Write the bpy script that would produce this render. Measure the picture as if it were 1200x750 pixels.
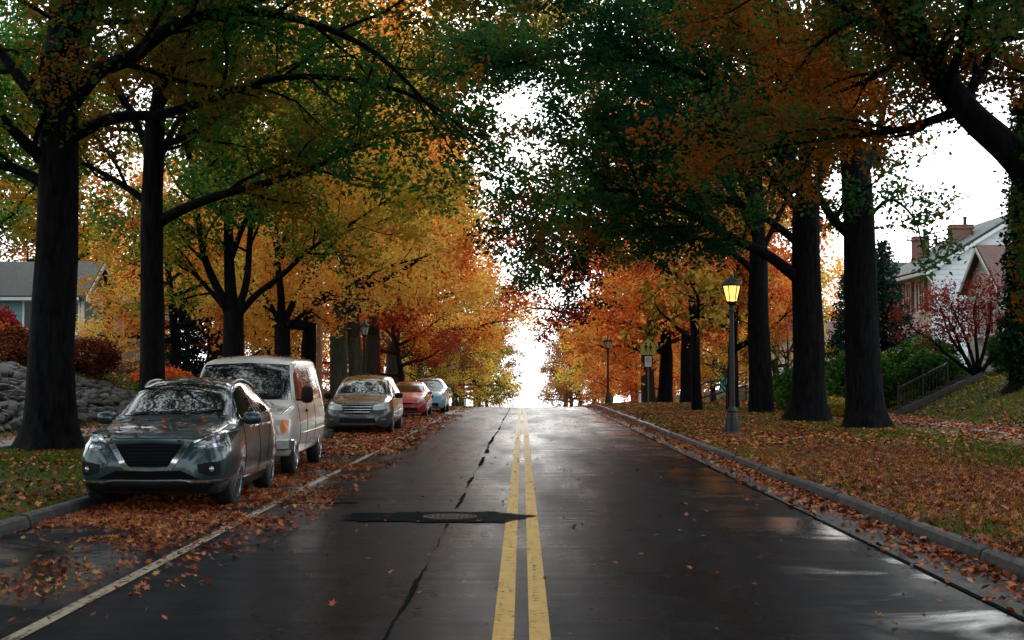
import bpy, bmesh, math, random
import numpy as np
from mathutils import Vector, Matrix
from mathutils.bvhtree import BVHTree

for o in list(bpy.data.objects):
    bpy.data.objects.remove(o, do_unlink=True)
scene = bpy.context.scene
COL = scene.collection
R = math.radians
rng = np.random.default_rng(7)
random.seed(7)

# ------------------------------------------------------------------ camera
EYE = 1.7
FPX, VPX, VPY = 1667.0, 612.0, 441.0
cam_d = bpy.data.cameras.new('camera')
cam_d.lens = 50.0
cam_d.sensor_width = 36.0
cam_d.clip_end = 4000
cam = bpy.data.objects.new('camera', cam_d)
COL.objects.link(cam)
cam.location = (0, 0, EYE)
cam.rotation_euler = (R(90 + 2.267), 0, R(0.412))
scene.camera = cam

# ------------------------------------------------------------------ overcast sky
SUN_ELEV, SUN_AZ = 20.0, 1.0          # azimuth from +Y (ahead) towards +X
world = bpy.data.worlds.new('World')
scene.world = world
world.use_nodes = True
wn, wl = world.node_tree.nodes, world.node_tree.links
for n in list(wn):
    wn.remove(n)
w_out = wn.new('ShaderNodeOutputWorld')
w_bg = wn.new('ShaderNodeBackground')
w_bg.inputs['Strength'].default_value = 0.148
w_sky = wn.new('ShaderNodeTexSky')
w_sky.sky_type = 'NISHITA'
w_sky.sun_disc = False
w_sky.sun_elevation = R(SUN_ELEV)
w_sky.sun_rotation = R(SUN_AZ)
w_sky.air_density = 1.0
w_sky.dust_density = 4.0
w_co = wn.new('ShaderNodeTexCoord')
w_sep = wn.new('ShaderNodeSeparateXYZ')
w_max = wn.new('ShaderNodeMath'); w_max.operation = 'MAXIMUM'; w_max.inputs[1].default_value = 0.03
w_com = wn.new('ShaderNodeCombineXYZ')
w_hsv = wn.new('ShaderNodeHueSaturation'); w_hsv.inputs['Saturation'].default_value = 0.25
w_mix = wn.new('ShaderNodeMix'); w_mix.data_type = 'RGBA'
w_mix.inputs[0].default_value = 0.75
w_mix.inputs[7].default_value = (10.0, 11.0, 11.6, 1)      # even cloud deck
wl.new(w_co.outputs['Generated'], w_sep.inputs[0])
wl.new(w_sep.outputs[0], w_com.inputs[0]); wl.new(w_sep.outputs[1], w_com.inputs[1])
wl.new(w_sep.outputs[2], w_max.inputs[0]); wl.new(w_max.outputs[0], w_com.inputs[2])
wl.new(w_com.outputs[0], w_sky.inputs['Vector'])
wl.new(w_sky.outputs[0], w_hsv.inputs['Color'])
wl.new(w_hsv.outputs[0], w_mix.inputs[6])
wl.new(w_mix.outputs[2], w_bg.inputs['Color'])
wl.new(w_bg.outputs[0], w_out.inputs['Surface'])

sun_d = bpy.data.lights.new('sun', 'SUN')
sun_d.energy = 1.0
sun_d.angle = R(25)
sun_d.color = (1.0, 0.97, 0.93)
sun = bpy.data.objects.new('sun', sun_d)
COL.objects.link(sun)
sd = Vector((math.sin(R(SUN_AZ)) * math.cos(R(SUN_ELEV)), math.cos(R(SUN_AZ)) * math.cos(R(SUN_ELEV)), math.sin(R(SUN_ELEV))))
sun.rotation_euler = sd.to_track_quat('Z', 'Y').to_euler()
sun.location = (0, 60, 80)

vs = scene.view_settings
vs.view_transform = 'Standard'; vs.look = 'None'; vs.gamma = 1.0; vs.use_curve_mapping = False
vs.exposure = 0.4
scene.cycles.max_bounces = 6
scene.cycles.diffuse_bounces = 3
scene.cycles.glossy_bounces = 3
scene.cycles.transmission_bounces = 4
scene.cycles.sample_clamp_indirect = 6.0

# ------------------------------------------------------------------ helpers
def P(px, py, Y):
    """point seen at a place in the photograph, at distance Y down the street"""
    return Vector(((px - VPX) * Y / FPX, Y, EYE + (VPY - py) * Y / FPX))

def tag(o, label=None, cat=None, group=None, kind=None):
    if label: o['label'] = label
    if cat: o['category'] = cat
    if group: o['group'] = group
    if kind: o['kind'] = kind
    return o

def empty(name, loc=(0, 0, 0), rz=0.0):
    o = bpy.data.objects.new(name, None)
    o.location = loc; o.rotation_euler = (0, 0, rz)
    o.empty_display_size = 0.2
    COL.objects.link(o)
    return o

def link(name, me, mat=None, parent=None, loc=None, rot=None, scale=None):
    o = bpy.data.objects.new(name, me)
    COL.objects.link(o)
    if mat is not None and len(me.materials) == 0:
        me.materials.append(mat)
    if parent is not None: o.parent = parent
    if loc is not None: o.location = loc
    if rot is not None: o.rotation_euler = rot
    if scale is not None: o.scale = scale
    return o

def copy_tree(o, parent=None):
    c = o.copy(); COL.objects.link(c)
    c.parent = parent
    for ch in list(o.children):
        copy_tree(ch, c)
    return c

class MB:
    """collects shapes, then becomes one mesh"""
    def __init__(s): s.v = []; s.f = []
    def add(s, v, f):
        n = len(s.v); s.v += [tuple(p) for p in v]; s.f += [tuple(i + n for i in q) for q in f]; return s
    def box(s, c, d, rz=0.0, M=None):
        x, y, z = d[0] / 2, d[1] / 2, d[2] / 2
        v = [(-x, -y, -z), (x, -y, -z), (x, y, -z), (-x, y, -z), (-x, -y, z), (x, -y, z), (x, y, z), (-x, y, z)]
        if M is None: M = Matrix.Rotation(rz, 3, 'Z')
        v = [Vector(c) + M @ Vector(p) for p in v]
        return s.add(v, [(0, 3, 2, 1), (4, 5, 6, 7), (0, 1, 5, 4), (1, 2, 6, 5), (2, 3, 7, 6), (3, 0, 4, 7)])
    def bar(s, a, b, w, h, up=(0, 0, 1)):
        a, b = Vector(a), Vector(b); t = (b - a); L = t.length; t.normalize()
        sd_ = t.cross(Vector(up));
        if sd_.length < 1e-4: sd_ = t.cross(Vector((1, 0, 0)))
        sd_.normalize(); u = sd_.cross(t)
        M = Matrix((sd_, t, u)).transposed()
        return s.box((a + b) / 2, (w, L, h), M=M)
    def tube(s, pts, rad, n=8, cap=True):
        pts = [Vector(p) for p in pts]
        if not hasattr(rad, '__len__'): rad = [rad] * len(pts)
        v, f = [], []
        prev = None
        for i, p in enumerate(pts):
            t = (pts[min(i + 1, len(pts) - 1)] - pts[max(i - 1, 0)])
            if t.length < 1e-9: t = Vector((0, 0, 1))
            t.normalize()
            if prev is None:
                a = t.orthogonal().normalized()
            else:
                a = (prev - t * prev.dot(t))
                a = a.normalized() if a.length > 1e-6 else t.orthogonal().normalized()
            prev = a
            b = t.cross(a)
            for k in range(n):
                an = 2 * math.pi * k / n
                v.append(p + (a * math.cos(an) + b * math.sin(an)) * rad[i])
        for i in range(len(pts) - 1):
            for k in range(n):
                k2 = (k + 1) % n
                f.append((i * n + k, i * n + k2, (i + 1) * n + k2, (i + 1) * n + k))
        if cap:
            f.append(tuple(range(n - 1, -1, -1))); m = (len(pts) - 1) * n
            f.append(tuple(m + k for k in range(n)))
        return s.add(v, f)
    def lathe(s, prof, n=16, M=None, c=(0, 0, 0)):
        M = M or Matrix.Identity(3); v, f = [], []
        for r_, z_ in prof:
            for k in range(n):
                a = 2 * math.pi * k / n
                v.append(Vector(c) + M @ Vector((r_ * math.cos(a), r_ * math.sin(a), z_)))
        for i in range(len(prof) - 1):
            for k in range(n):
                k2 = (k + 1) % n
                f.append((i * n + k, i * n + k2, (i + 1) * n + k2, (i + 1) * n + k))
        f.append(tuple(range(n - 1, -1, -1))); m = (len(prof) - 1) * n
        f.append(tuple(m + k for k in range(n)))
        return s.add(v, f)
    def prism(s, poly, d):
        """poly: 3D points of a flat outline, d: extrusion vector"""
        n = len(poly); d = Vector(d)
        v = [Vector(p) for p in poly] + [Vector(p) + d for p in poly]
        f = [tuple(range(n - 1, -1, -1)), tuple(range(n, 2 * n))]
        for k in range(n):
            k2 = (k + 1) % n
            f.append((k, k2, n + k2, n + k))
        return s.add(v, f)
    def ellip(s, c, r, e=0.7, n=12, m=8, M=None):
        M = M or Matrix.Identity(3); v, f = [], []
        sp = lambda q, p: math.copysign(abs(q) ** p, q)
        for i in range(m + 1):
            ph = -math.pi / 2 + math.pi * i / m
            for k in range(n):
                th = 2 * math.pi * k / n
                v.append(Vector(c) + M @ Vector((r[0] * sp(math.cos(ph), e) * sp(math.cos(th), e), r[1] * sp(math.cos(ph), e) * sp(math.sin(th), e), r[2] * sp(math.sin(ph), e))))
        for i in range(m):
            for k in range(n):
                k2 = (k + 1) % n
                f.append((i * n + k, i * n + k2, (i + 1) * n + k2, (i + 1) * n + k))
        return s.add(v, f)
    def mesh(s, name, smooth=False, bevel=0.0, fix=True):
        me = bpy.data.meshes.new(name)
        me.from_pydata([tuple(p) for p in s.v], [], s.f)
        if bevel or fix:
            bm = bmesh.new(); bm.from_mesh(me)
            if fix: bmesh.ops.recalc_face_normals(bm, faces=bm.faces)
            if bevel: bmesh.ops.bevel(bm, geom=bm.edges[:], offset=bevel, segments=1, affect='EDGES', clamp_overlap=True)
            bm.to_mesh(me); bm.free()
        if smooth: me.shade_smooth()
        me.update()
        return me
    def build(s, name, mat, parent=None, smooth=False, bevel=0.0, **k):
        return link(name, s.mesh(name, smooth, bevel), mat, parent, **k)

def np_mesh(name, verts, quads, smooth=False, attrs=None):
    """verts (N,3), quads (M,k) -> mesh, fast"""
    me = bpy.data.meshes.new(name)
    verts = np.ascontiguousarray(verts, dtype=np.float32); quads = np.ascontiguousarray(quads, dtype=np.int32)
    M_, k = quads.shape
    me.vertices.add(len(verts)); me.vertices.foreach_set('co', verts.ravel())
    me.loops.add(M_ * k); me.loops.foreach_set('vertex_index', quads.ravel())
    me.polygons.add(M_)
    me.polygons.foreach_set('loop_start', np.arange(0, M_ * k, k, dtype=np.int32))
    me.polygons.foreach_set('use_smooth', np.full(M_, smooth, dtype=bool))
    me.update(calc_edges=True)
    for an, data in (attrs or {}).items():
        at = me.attributes.new(an, 'FLOAT_VECTOR', 'FACE')
        at.data.foreach_set('vector', np.ascontiguousarray(data, dtype=np.float32).ravel())
    return me

def hash_noise(x, y, s=1.0, seed=0):
    """cheap smooth 2D value noise, arrays"""
    x = np.asarray(x, float) * s; y = np.asarray(y, float) * s
    xi = np.floor(x); yi = np.floor(y); fx = x - xi; fy = y - yi
    fx = fx * fx * (3 - 2 * fx); fy = fy * fy * (3 - 2 * fy)
    def h(a, b):
        q = np.sin(a * 127.1 + b * 311.7 + seed * 74.7) * 43758.5453
        return q - np.floor(q)
    return (h(xi, yi) * (1 - fx) + h(xi + 1, yi) * fx) * (1 - fy) + (h(xi, yi + 1) * (1 - fx) + h(xi + 1, yi + 1) * fx) * fy

# ------------------------------------------------------------------ materials
def new_mat(name):
    m = bpy.data.materials.new(name); m.use_nodes = True
    nt = m.node_tree
    for n in list(nt.nodes): nt.nodes.remove(n)
    out = nt.nodes.new('ShaderNodeOutputMaterial')
    return m, nt, out

def ramp_node(nt, stops):
    r_ = nt.nodes.new('ShaderNodeValToRGB')
    el = r_.color_ramp.elements
    while len(el) < len(stops): el.new(0.5)
    for e, (p, c) in zip(el, stops):
        e.position = p; e.color = (c[0], c[1], c[2], 1)
    return r_

def noise_node(nt, scale, detail=4, rough=0.55, vec=None, dist=0.0):
    n = nt.nodes.new('ShaderNodeTexNoise')
    n.inputs['Scale'].default_value = scale; n.inputs['Detail'].default_value = detail
    n.inputs['Roughness'].default_value = rough; n.inputs['Distortion'].default_value = dist
    if vec is not None: nt.links.new(vec, n.inputs['Vector'])
    return n

def coords(nt, stretch=(1, 1, 1), kind='Object'):
    tc = nt.nodes.new('ShaderNodeTexCoord'); mp = nt.nodes.new('ShaderNodeMapping')
    mp.inputs['Scale'].default_value = stretch
    nt.links.new(tc.outputs[kind], mp.inputs[0])
    return mp.outputs[0]

def mat(name, stops, scale=6.0, rough=(0.6, 0.85), bump=0.15, bscale=None, metal=0.0, stretch=(1, 1, 1), coat=0.0, detail=5, spec=0.5, dist=0.0, ior=1.5):
    """noise-coloured surface: stops is a colour or a list of (pos, colour)"""
    m, nt, out = new_mat(name)
    b = nt.nodes.new('ShaderNodeBsdfPrincipled'); nt.links.new(b.outputs[0], out.inputs[0])
    v = coords(nt, stretch)
    n = noise_node(nt, scale, detail, 0.6, v, dist)
    if not isinstance(stops[0], (tuple, list)):
        c = stops; stops = [(0.3, tuple(q * 0.8 for q in c)), (0.7, tuple(min(q * 1.15, 1) for q in c))]
    r_ = ramp_node(nt, stops)
    nt.links.new(n.outputs[0], r_.inputs[0]); nt.links.new(r_.outputs[0], b.inputs['Base Color'])
    mr = nt.nodes.new('ShaderNodeMapRange'); mr.inputs[1].default_value = 0.3; mr.inputs[2].default_value = 0.7
    mr.inputs[3].default_value = rough[0]; mr.inputs[4].default_value = rough[1]
    n2 = noise_node(nt, bscale or scale * 2, 4, 0.6, v)
    nt.links.new(n2.outputs[0], mr.inputs[0]); nt.links.new(mr.outputs[0], b.inputs['Roughness'])
    b.inputs['Metallic'].default_value = metal
    b.inputs['Specular IOR Level'].default_value = spec; b.inputs['IOR'].default_value = ior
    b.inputs['Coat Weight'].default_value = coat; b.inputs['Coat Roughness'].default_value = 0.06
    if bump:
        bp = nt.nodes.new('ShaderNodeBump'); bp.inputs['Strength'].default_value = bump; bp.inputs['Distance'].default_value = 0.02
        nt.links.new(n2.outputs[0], bp.inputs['Height']); nt.links.new(bp.outputs[0], b.inputs['Normal'])
    return m

def leaf_mat(name, stops, w=(0.35, 0.65, 0.0), off=0.0, trans=0.42, gloss=0.0):
    """leaf colour from per-leaf values (own random, clump, height in crown)"""
    m, nt, out = new_mat(name)
    at = nt.nodes.new('ShaderNodeAttribute'); at.attribute_name = 'leafv'
    dp = nt.nodes.new('ShaderNodeVectorMath'); dp.operation = 'DOT_PRODUCT'
    dp.inputs[1].default_value = w
    nt.links.new(at.outputs['Vector'], dp.inputs[0])
    ad = nt.nodes.new('ShaderNodeMath'); ad.operation = 'ADD'; ad.inputs[1].default_value = off
    nt.links.new(dp.outputs['Value'], ad.inputs[0])
    r_ = ramp_node(nt, stops); nt.links.new(ad.outputs[0], r_.inputs[0])
    d = nt.nodes.new('ShaderNodeBsdfDiffuse'); t = nt.nodes.new('ShaderNodeBsdfTranslucent'); mx = nt.nodes.new('ShaderNodeMixShader')
    mx.inputs[0].default_value = trans
    for q in (d, t): nt.links.new(r_.outputs[0], q.inputs['Color'])
    nt.links.new(d.outputs[0], mx.inputs[1]); nt.links.new(t.outputs[0], mx.inputs[2])
    last = mx
    if gloss:
        g = nt.nodes.new('ShaderNodeBsdfGlossy'); g.inputs['Roughness'].default_value = 0.35
        g.inputs['Color'].default_value = (1, 1, 1, 1)
        m2 = nt.nodes.new('ShaderNodeMixShader'); m2.inputs[0].default_value = gloss
        nt.links.new(mx.outputs[0], m2.inputs[1]); nt.links.new(g.outputs[0], m2.inputs[2]); last = m2
    nt.links.new(last.outputs[0], out.inputs[0])
    return m

def flat_mat(name, c, rough=0.5, metal=0.0, coat=0.0, emit=None, es=0.0, spec=0.5):
    m, nt, out = new_mat(name)
    b = nt.nodes.new('ShaderNodeBsdfPrincipled'); nt.links.new(b.outputs[0], out.inputs[0])
    v = coords(nt); n = noise_node(nt, 9.0, 3, 0.5, v)
    r_ = ramp_node(nt, [(0.3, tuple(q * 0.88 for q in c)), (0.7, tuple(min(1, q * 1.08) for q in c))])
    nt.links.new(n.outputs[0], r_.inputs[0]); nt.links.new(r_.outputs[0], b.inputs['Base Color'])
    b.inputs['Roughness'].default_value = rough; b.inputs['Metallic'].default_value = metal
    b.inputs['Coat Weight'].default_value = coat; b.inputs['Coat Roughness'].default_value = 0.05
    b.inputs['Specular IOR Level'].default_value = spec
    if emit:
        b.inputs['Emission Color'].default_value = (*emit, 1); b.inputs['Emission Strength'].default_value = es
    return m

# ------------------------------------------------------------------ lie of the land
def prof(y):
    """the street runs level to the crest and then falls away"""
    y = np.asarray(y, float)
    d = np.clip(y - 74.0, 0, None)
    k = 0.00108; smax = 0.027; d0 = smax / (2 * k)
    return np.where(d < d0, -k * d * d, -k * d0 * d0 - smax * (d - d0))

ROAD_L, ROAD_R, GUT_R = -5.5, 3.5, 4.12
KERB_R, KERB_L = GUT_R + 0.18, ROAD_L - 0.18
_RX = np.array([KERB_R, 5, 12.0, 13.6, 14.2, 15.2, 16.2, 17.6, 22, 45, 500])
_RZ = np.array([0.12, 0.15, 0.24, 0.25, 0.42, 0.95, 1.45, 1.8, 2.05, 2.4, 4])
_LX = np.array([-KERB_L, 6.2, 10.4, 12.1, 12.6, 13.6, 15.0, 17.0, 22, 45, 500])
_LZ = np.array([0.12, 0.15, 0.21, 0.22, 0.34, 0.95, 1.75, 2.25, 2.55, 2.9, 4])
def ground(x, y):
    x = np.asarray(x, float); y = np.asarray(y, float)
    z = np.where(x > 0, np.interp(x, _RX, _RZ), np.interp(-x, _LX, _LZ))
    fade = np.where(x > 0, 1.0, np.interp(y, [-200, 70, 120, 2000], [1, 1, 0.7, 0.7]))
    low = np.minimum(z, 0.25)
    z = low + (z - low) * fade
    bump = (hash_noise(x, y, 0.5, 3) - 0.5) * 0.08 * np.clip((np.abs(x) - 5.5) / 3, 0, 1)
    z = z + np.where((np.abs(x) > 10.2) & (np.abs(x) < 13.7), 0, bump)
    inroad = (x > KERB_L - 0.001) & (x < KERB_R + 0.001)
    z = np.where(inroad, 0.0, z)
    return z + prof(y)
def gz(x, y): return float(ground(x, y))
# ================================================================== SETTING
YS = np.concatenate([np.arange(-60, 4, 4.0), np.arange(4, 110, 1.5), np.arange(110, 300, 8.0), np.arange(300, 1500, 60.0), [1500.0]])

def sheet(name, xs, ys, zf, material, kind='structure', smooth=True):
    xs = np.asarray(xs, float); ys = np.asarray(ys, float)
    X, Y = np.meshgrid(xs, ys); Z = zf(X, Y)
    v = np.stack([X.ravel(), Y.ravel(), Z.ravel()], 1)
    nx, ny = len(xs), len(ys)
    i = np.arange((ny - 1) * (nx - 1)); a = (i // (nx - 1)) * nx + i % (nx - 1)
    q = np.stack([a, a + 1, a + nx + 1, a + nx], 1)
    o = link(name, np_mesh(name, v, q, smooth), material)
    if kind: o['kind'] = kind
    return o

# --- lawn and terrain
def lawn_material():
    m, nt, out = new_mat('lawn')
    b = nt.nodes.new('ShaderNodeBsdfPrincipled'); nt.links.new(b.outputs[0], out.inputs[0])
    v = coords(nt)
    n1 = noise_node(nt, 0.35, 5, 0.6, v); n2 = noise_node(nt, 9.0, 5, 0.7, v)
    mx = nt.nodes.new('ShaderNodeMath'); mx.operation = 'MULTIPLY_ADD'; mx.inputs[1].default_value = 0.55
    nt.links.new(n2.outputs[0], mx.inputs[0])
    ad = nt.nodes.new('ShaderNodeMath'); ad.operation = 'MULTIPLY'; ad.inputs[1].default_value = 0.5
    nt.links.new(n1.outputs[0], ad.inputs[0]); nt.links.new(ad.outputs[0], mx.inputs[2])
    r_ = ramp_node(nt, [(0.3, (0.022, 0.032, 0.008)), (0.45, (0.04, 0.055, 0.012)), (0.58, (0.075, 0.075, 0.02)), (0.72, (0.12, 0.085, 0.025))])
    nt.links.new(mx.outputs[0], r_.inputs[0]); nt.links.new(r_.outputs[0], b.inputs['Base Color'])
    b.inputs['Roughness'].default_value = 0.95; b.inputs['Specular IOR Level'].default_value = 0.1
    bp = nt.nodes.new('ShaderNodeBump'); bp.inputs['Strength'].default_value = 0.7; bp.inputs['Distance'].default_value = 0.05
    nt.links.new(n2.outputs[0], bp.inputs['Height']); nt.links.new(bp.outputs[0], b.inputs['Normal'])
    return m
M_LAWN = lawn_material()
xs_t = sorted(set(list(np.arange(KERB_R, 24, 0.75)) + list(-np.arange(-KERB_L, 24, 0.75)) + [KERB_L + 0.05, KERB_R - 0.05, -12.6, -13.6, -15, 14.2, 13.6, 12.0, -10.4, -12.1] +
              [28, 34, 45, 60, 90, 150, 300, 500, -28, -34, -45, -60, -90, -150, -300, -500, -2, 0, 2]))
def z_terrain(X, Y):
    Z = ground(X, Y)
    return np.where((X > KERB_L + 0.04) & (X < KERB_R - 0.04), Z - 0.08, Z)
sheet('ground', xs_t, YS, z_terrain, M_LAWN)

# --- wet asphalt
def asphalt_material():
    m, nt, out = new_mat('wet_asphalt')
    b = nt.nodes.new('ShaderNodeBsdfPrincipled'); nt.links.new(b.outputs[0], out.inputs[0])
    v = coords(nt); vs_ = coords(nt, (0.9, 0.16, 1)); vt = coords(nt, (0.12, 2.2, 1))
    big = noise_node(nt, 0.9, 5, 0.6, vs_); fine = noise_node(nt, 60, 4, 0.8, v); ripple = noise_node(nt, 1.6, 5, 0.6, vt)
    mid = noise_node(nt, 3.5, 6, 0.65, v)
    # colour: grey stone with worn wheel tracks and darker damp stains
    r1 = ramp_node(nt, [(0.3, (0.007, 0.008, 0.0105)), (0.5, (0.014, 0.0148, 0.0178)), (0.7, (0.028, 0.0285, 0.031))])
    mm = nt.nodes.new('ShaderNodeMath'); mm.operation = 'MULTIPLY_ADD'; mm.inputs[1].default_value = 0.5
    hm = nt.nodes.new('ShaderNodeMath'); hm.operation = 'MULTIPLY'; hm.inputs[1].default_value = 0.5
    nt.links.new(mid.outputs[0], hm.inputs[0]); nt.links.new(big.outputs[0], mm.inputs[0]); nt.links.new(hm.outputs[0], mm.inputs[2])
    nt.links.new(mm.outputs[0], r1.inputs[0])
    grain = nt.nodes.new('ShaderNodeMix'); grain.data_type = 'RGBA'; grain.blend_type = 'MULTIPLY'; grain.inputs[0].default_value = 0.75
    r2 = ramp_node(nt, [(0.34, (0.3, 0.3, 0.32)), (0.52, (0.95, 0.95, 0.95)), (0.68, (2.6, 2.5, 2.4))])
    nt.links.new(fine.outputs[0], r2.inputs[0]); nt.links.new(r1.outputs[0], grain.inputs[6]); nt.links.new(r2.outputs[0], grain.inputs[7])
    nt.links.new(grain.outputs[2], b.inputs['Base Color'])
    # wetness: roughness falls in shallow damp patches
    mr = nt.nodes.new('ShaderNodeMapRange'); mr.inputs[1].default_value = 0.36; mr.inputs[2].default_value = 0.64
    mr.inputs[3].default_value = 0.2; mr.inputs[4].default_value = 0.44
    am = nt.nodes.new('ShaderNodeMath'); am.operation = 'MULTIPLY_ADD'; am.inputs[1].default_value = 0.75
    ah = nt.nodes.new('ShaderNodeMath'); ah.operation = 'MULTIPLY'; ah.inputs[1].default_value = 0.25
    nt.links.new(ripple.outputs[0], ah.inputs[0]); nt.links.new(big.outputs[0], am.inputs[0]); nt.links.new(ah.outputs[0], am.inputs[2])
    nt.links.new(am.outputs[0], mr.inputs[0])
    # water lies along the gutter edge and in the parking lane
    sx_ = nt.nodes.new('ShaderNodeSeparateXYZ'); nt.links.new(v, sx_.inputs[0])
    wr = nt.nodes.new('ShaderNodeMapRange'); wr.inputs[1].default_value = 2.2; wr.inputs[2].default_value = 3.1
    wl_ = nt.nodes.new('ShaderNodeMapRange'); wl_.inputs[1].default_value = -3.3; wl_.inputs[2].default_value = -3.9
    for q in (wr, wl_): nt.links.new(sx_.outputs[0], q.inputs[0])
    wm_ = nt.nodes.new('ShaderNodeMath'); wm_.operation = 'MAXIMUM'; nt.links.new(wr.outputs[0], wm_.inputs[0]); nt.links.new(wl_.outputs[0], wm_.inputs[1])
    wet_n = noise_node(nt, 0.55, 5, 0.6, v, 0.6); wnr = nt.nodes.new('ShaderNodeMapRange'); wnr.inputs[1].default_value = 0.46; wnr.inputs[2].default_value = 0.56
    nt.links.new(wet_n.outputs[0], wnr.inputs[0])
    wet = nt.nodes.new('ShaderNodeMath'); wet.operation = 'MULTIPLY'; nt.links.new(wm_.outputs[0], wet.inputs[0]); nt.links.new(wnr.outputs[0], wet.inputs[1])
    rm_ = nt.nodes.new('ShaderNodeMix'); rm_.inputs[3].default_value = 0.13
    nt.links.new(wet.outputs[0], rm_.inputs[0]); nt.links.new(mr.outputs[0], rm_.inputs[2]); nt.links.new(rm_.outputs[0], b.inputs['Roughness'])
    im_ = nt.nodes.new('ShaderNodeMix'); im_.inputs[2].default_value = 1.04; im_.inputs[3].default_value = 1.33
    nt.links.new(wet.outputs[0], im_.inputs[0]); nt.links.new(im_.outputs[0], b.inputs['IOR'])
    b.inputs['Specular IOR Level'].default_value = 0.5
    b1 = nt.nodes.new('ShaderNodeBump'); b1.inputs['Strength'].default_value = 0.25; b1.inputs['Distance'].default_value = 0.003
    nt.links.new(fine.outputs[0], b1.inputs['Height'])
    b2 = nt.nodes.new('ShaderNodeBump'); b2.inputs['Strength'].default_value = 0.08; b2.inputs['Distance'].default_value = 0.03
    nt.links.new(ripple.outputs[0], b2.inputs['Height']); nt.links.new(b1.outputs[0], b2.inputs['Normal'])
    nt.links.new(b2.outputs[0], b.inputs['Normal'])
    return m
M_ASPH = asphalt_material()
sheet('road', np.linspace(ROAD_L, ROAD_R, 19), YS, lambda X, Y: prof(Y) + 0.002 * np.sin(X * 2.1 + Y * 0.4), M_ASPH)

# --- painted lines: worn paint
def paint_material(name, c, wear=0.5):
    m, nt, out = new_mat(name)
    b = nt.nodes.new('ShaderNodeBsdfPrincipled'); nt.links.new(b.outputs[0], out.inputs[0])
    v = coords(nt); v2 = coords(nt, (6, 0.5, 1))
    n = noise_node(nt, 14, 6, 0.75, v); n2 = noise_node(nt, 2.5, 4, 0.6, v2); n3 = noise_node(nt, 5, 5, 0.7, v)
    a = nt.nodes.new('ShaderNodeMath'); a.operation = 'MULTIPLY_ADD'; a.inputs[1].default_value = 0.6
    h = nt.nodes.new('ShaderNodeMath'); h.operation = 'MULTIPLY'; h.inputs[1].default_value = 0.4
    nt.links.new(n2.outputs[0], h.inputs[0]); nt.links.new(n.outputs[0], a.inputs[0]); nt.links.new(h.outputs[0], a.inputs[2])
    r_ = ramp_node(nt, [(wear - 0.06, (0, 0, 0)), (wear + 0.03, (1, 1, 1))]); nt.links.new(a.outputs[0], r_.inputs[0])
    rc = ramp_node(nt, [(0.3, tuple(q * 0.72 for q in c)), (0.7, c)]); nt.links.new(n3.outputs[0], rc.inputs[0])
    mx = nt.nodes.new('ShaderNodeMix'); mx.data_type = 'RGBA'
    mx.inputs[6].default_value = (0.022, 0.021, 0.02, 1)
    nt.links.new(r_.outputs[0], mx.inputs[0]); nt.links.new(rc.outputs[0], mx.inputs[7]); nt.links.new(mx.outputs[2], b.inputs['Base Color'])
    b.inputs['Roughness'].default_value = 0.5; b.inputs['IOR'].default_value = 1.1
    bp = nt.nodes.new('ShaderNodeBump'); bp.inputs['Strength'].default_value = 0.3; bp.inputs['Distance'].default_value = 0.004
    nt.links.new(n.outputs[0], bp.inputs['Height']); nt.links.new(bp.outputs[0], b.inputs['Normal'])
    return m
M_YELLOW = paint_material('yellow_road_paint', (0.56, 0.34, 0.075), 0.435)
M_WHITE = paint_material('white_road_paint', (0.42, 0.34, 0.25), 0.475)
YL = np.concatenate([np.arange(-40, 4, 4.0), np.arange(4, 110, 1.5), np.arange(110, 300, 8.0)])
for x0, x1 in ((-0.195, -0.055), (0.045, 0.185)):
    sheet('yellow_line', [x0, (x0 + x1) / 2, x1], YL, lambda X, Y: prof(Y) + 0.0065, M_YELLOW)
sheet('white_edge_line', [-3.36, -3.24], YL, lambda X, Y: prof(Y) + 0.0065, M_WHITE)

# --- tar: long sealed seam, patch round the manhole, transverse cracks
M_TAR = mat('crack_sealing_tar', [(0.3, (0.006, 0.0075, 0.008)), (0.7, (0.018, 0.020, 0.021))], scale=8, rough=(0.35, 0.6), bump=0.2, spec=0.0, ior=1.005)
def tar_strip(pts, wid, name='tar_seam', seed=0, zoff=0.0105):
    rr = np.random.default_rng(seed); v = []; f = []
    for i, (x, y) in enumerate(pts):
        a = pts[max(i - 1, 0)]; b = pts[min(i + 1, len(pts) - 1)]
        t = Vector((b[0] - a[0], b[1] - a[1])); t.normalize(); n = Vector((-t.y, t.x))
        w = (wid(i / (len(pts) - 1)) if callable(wid) else wid) * rr.uniform(0.5, 1.35) * float(np.clip(hash_noise(seed * 7.3, y * 0.9, 1.0, 2) * 2.6 - 0.45, 0.12, 1.25)) / 2
        for sgn in (1, -1):
            q = (x + n.x * w * sgn, y + n.y * w * sgn)
            v.append((q[0], q[1], float(prof(q[1])) + zoff))
    for i in range(len(pts) - 1):
        f.append((2 * i, 2 * i + 1, 2 * i + 3, 2 * i + 2))
    mb = MB(); mb.add(v, f)
    o = mb.build(name, M_TAR); o['kind'] = 'structure'; return o
rr = np.random.default_rng(5)
def wander(x0, y0, x1, y1, n, amp, seed):
    r2 = np.random.default_rng(seed); t = np.linspace(0, 1, n); w = np.cumsum(r2.normal(0, 1, n)); w = w - np.linspace(w[0], w[-1], n)
    w = w / (np.abs(w).max() + 1e-6) * amp
    dx, dy = x1 - x0, y1 - y0; L = math.hypot(dx, dy)
    return [(x0 + dx * q - dy / L * e, y0 + dy * q + dx / L * e) for q, e in zip(t, w)]
tar_strip(wander(-0.90, 4, -0.86, 16.4, 120, 0.025, 1), 0.034, seed=2)
tar_strip(wander(-0.86, 18.4, -0.80, 30, 90, 0.03, 3), lambda t: 0.03 + 0.04 * t, seed=4)
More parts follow.
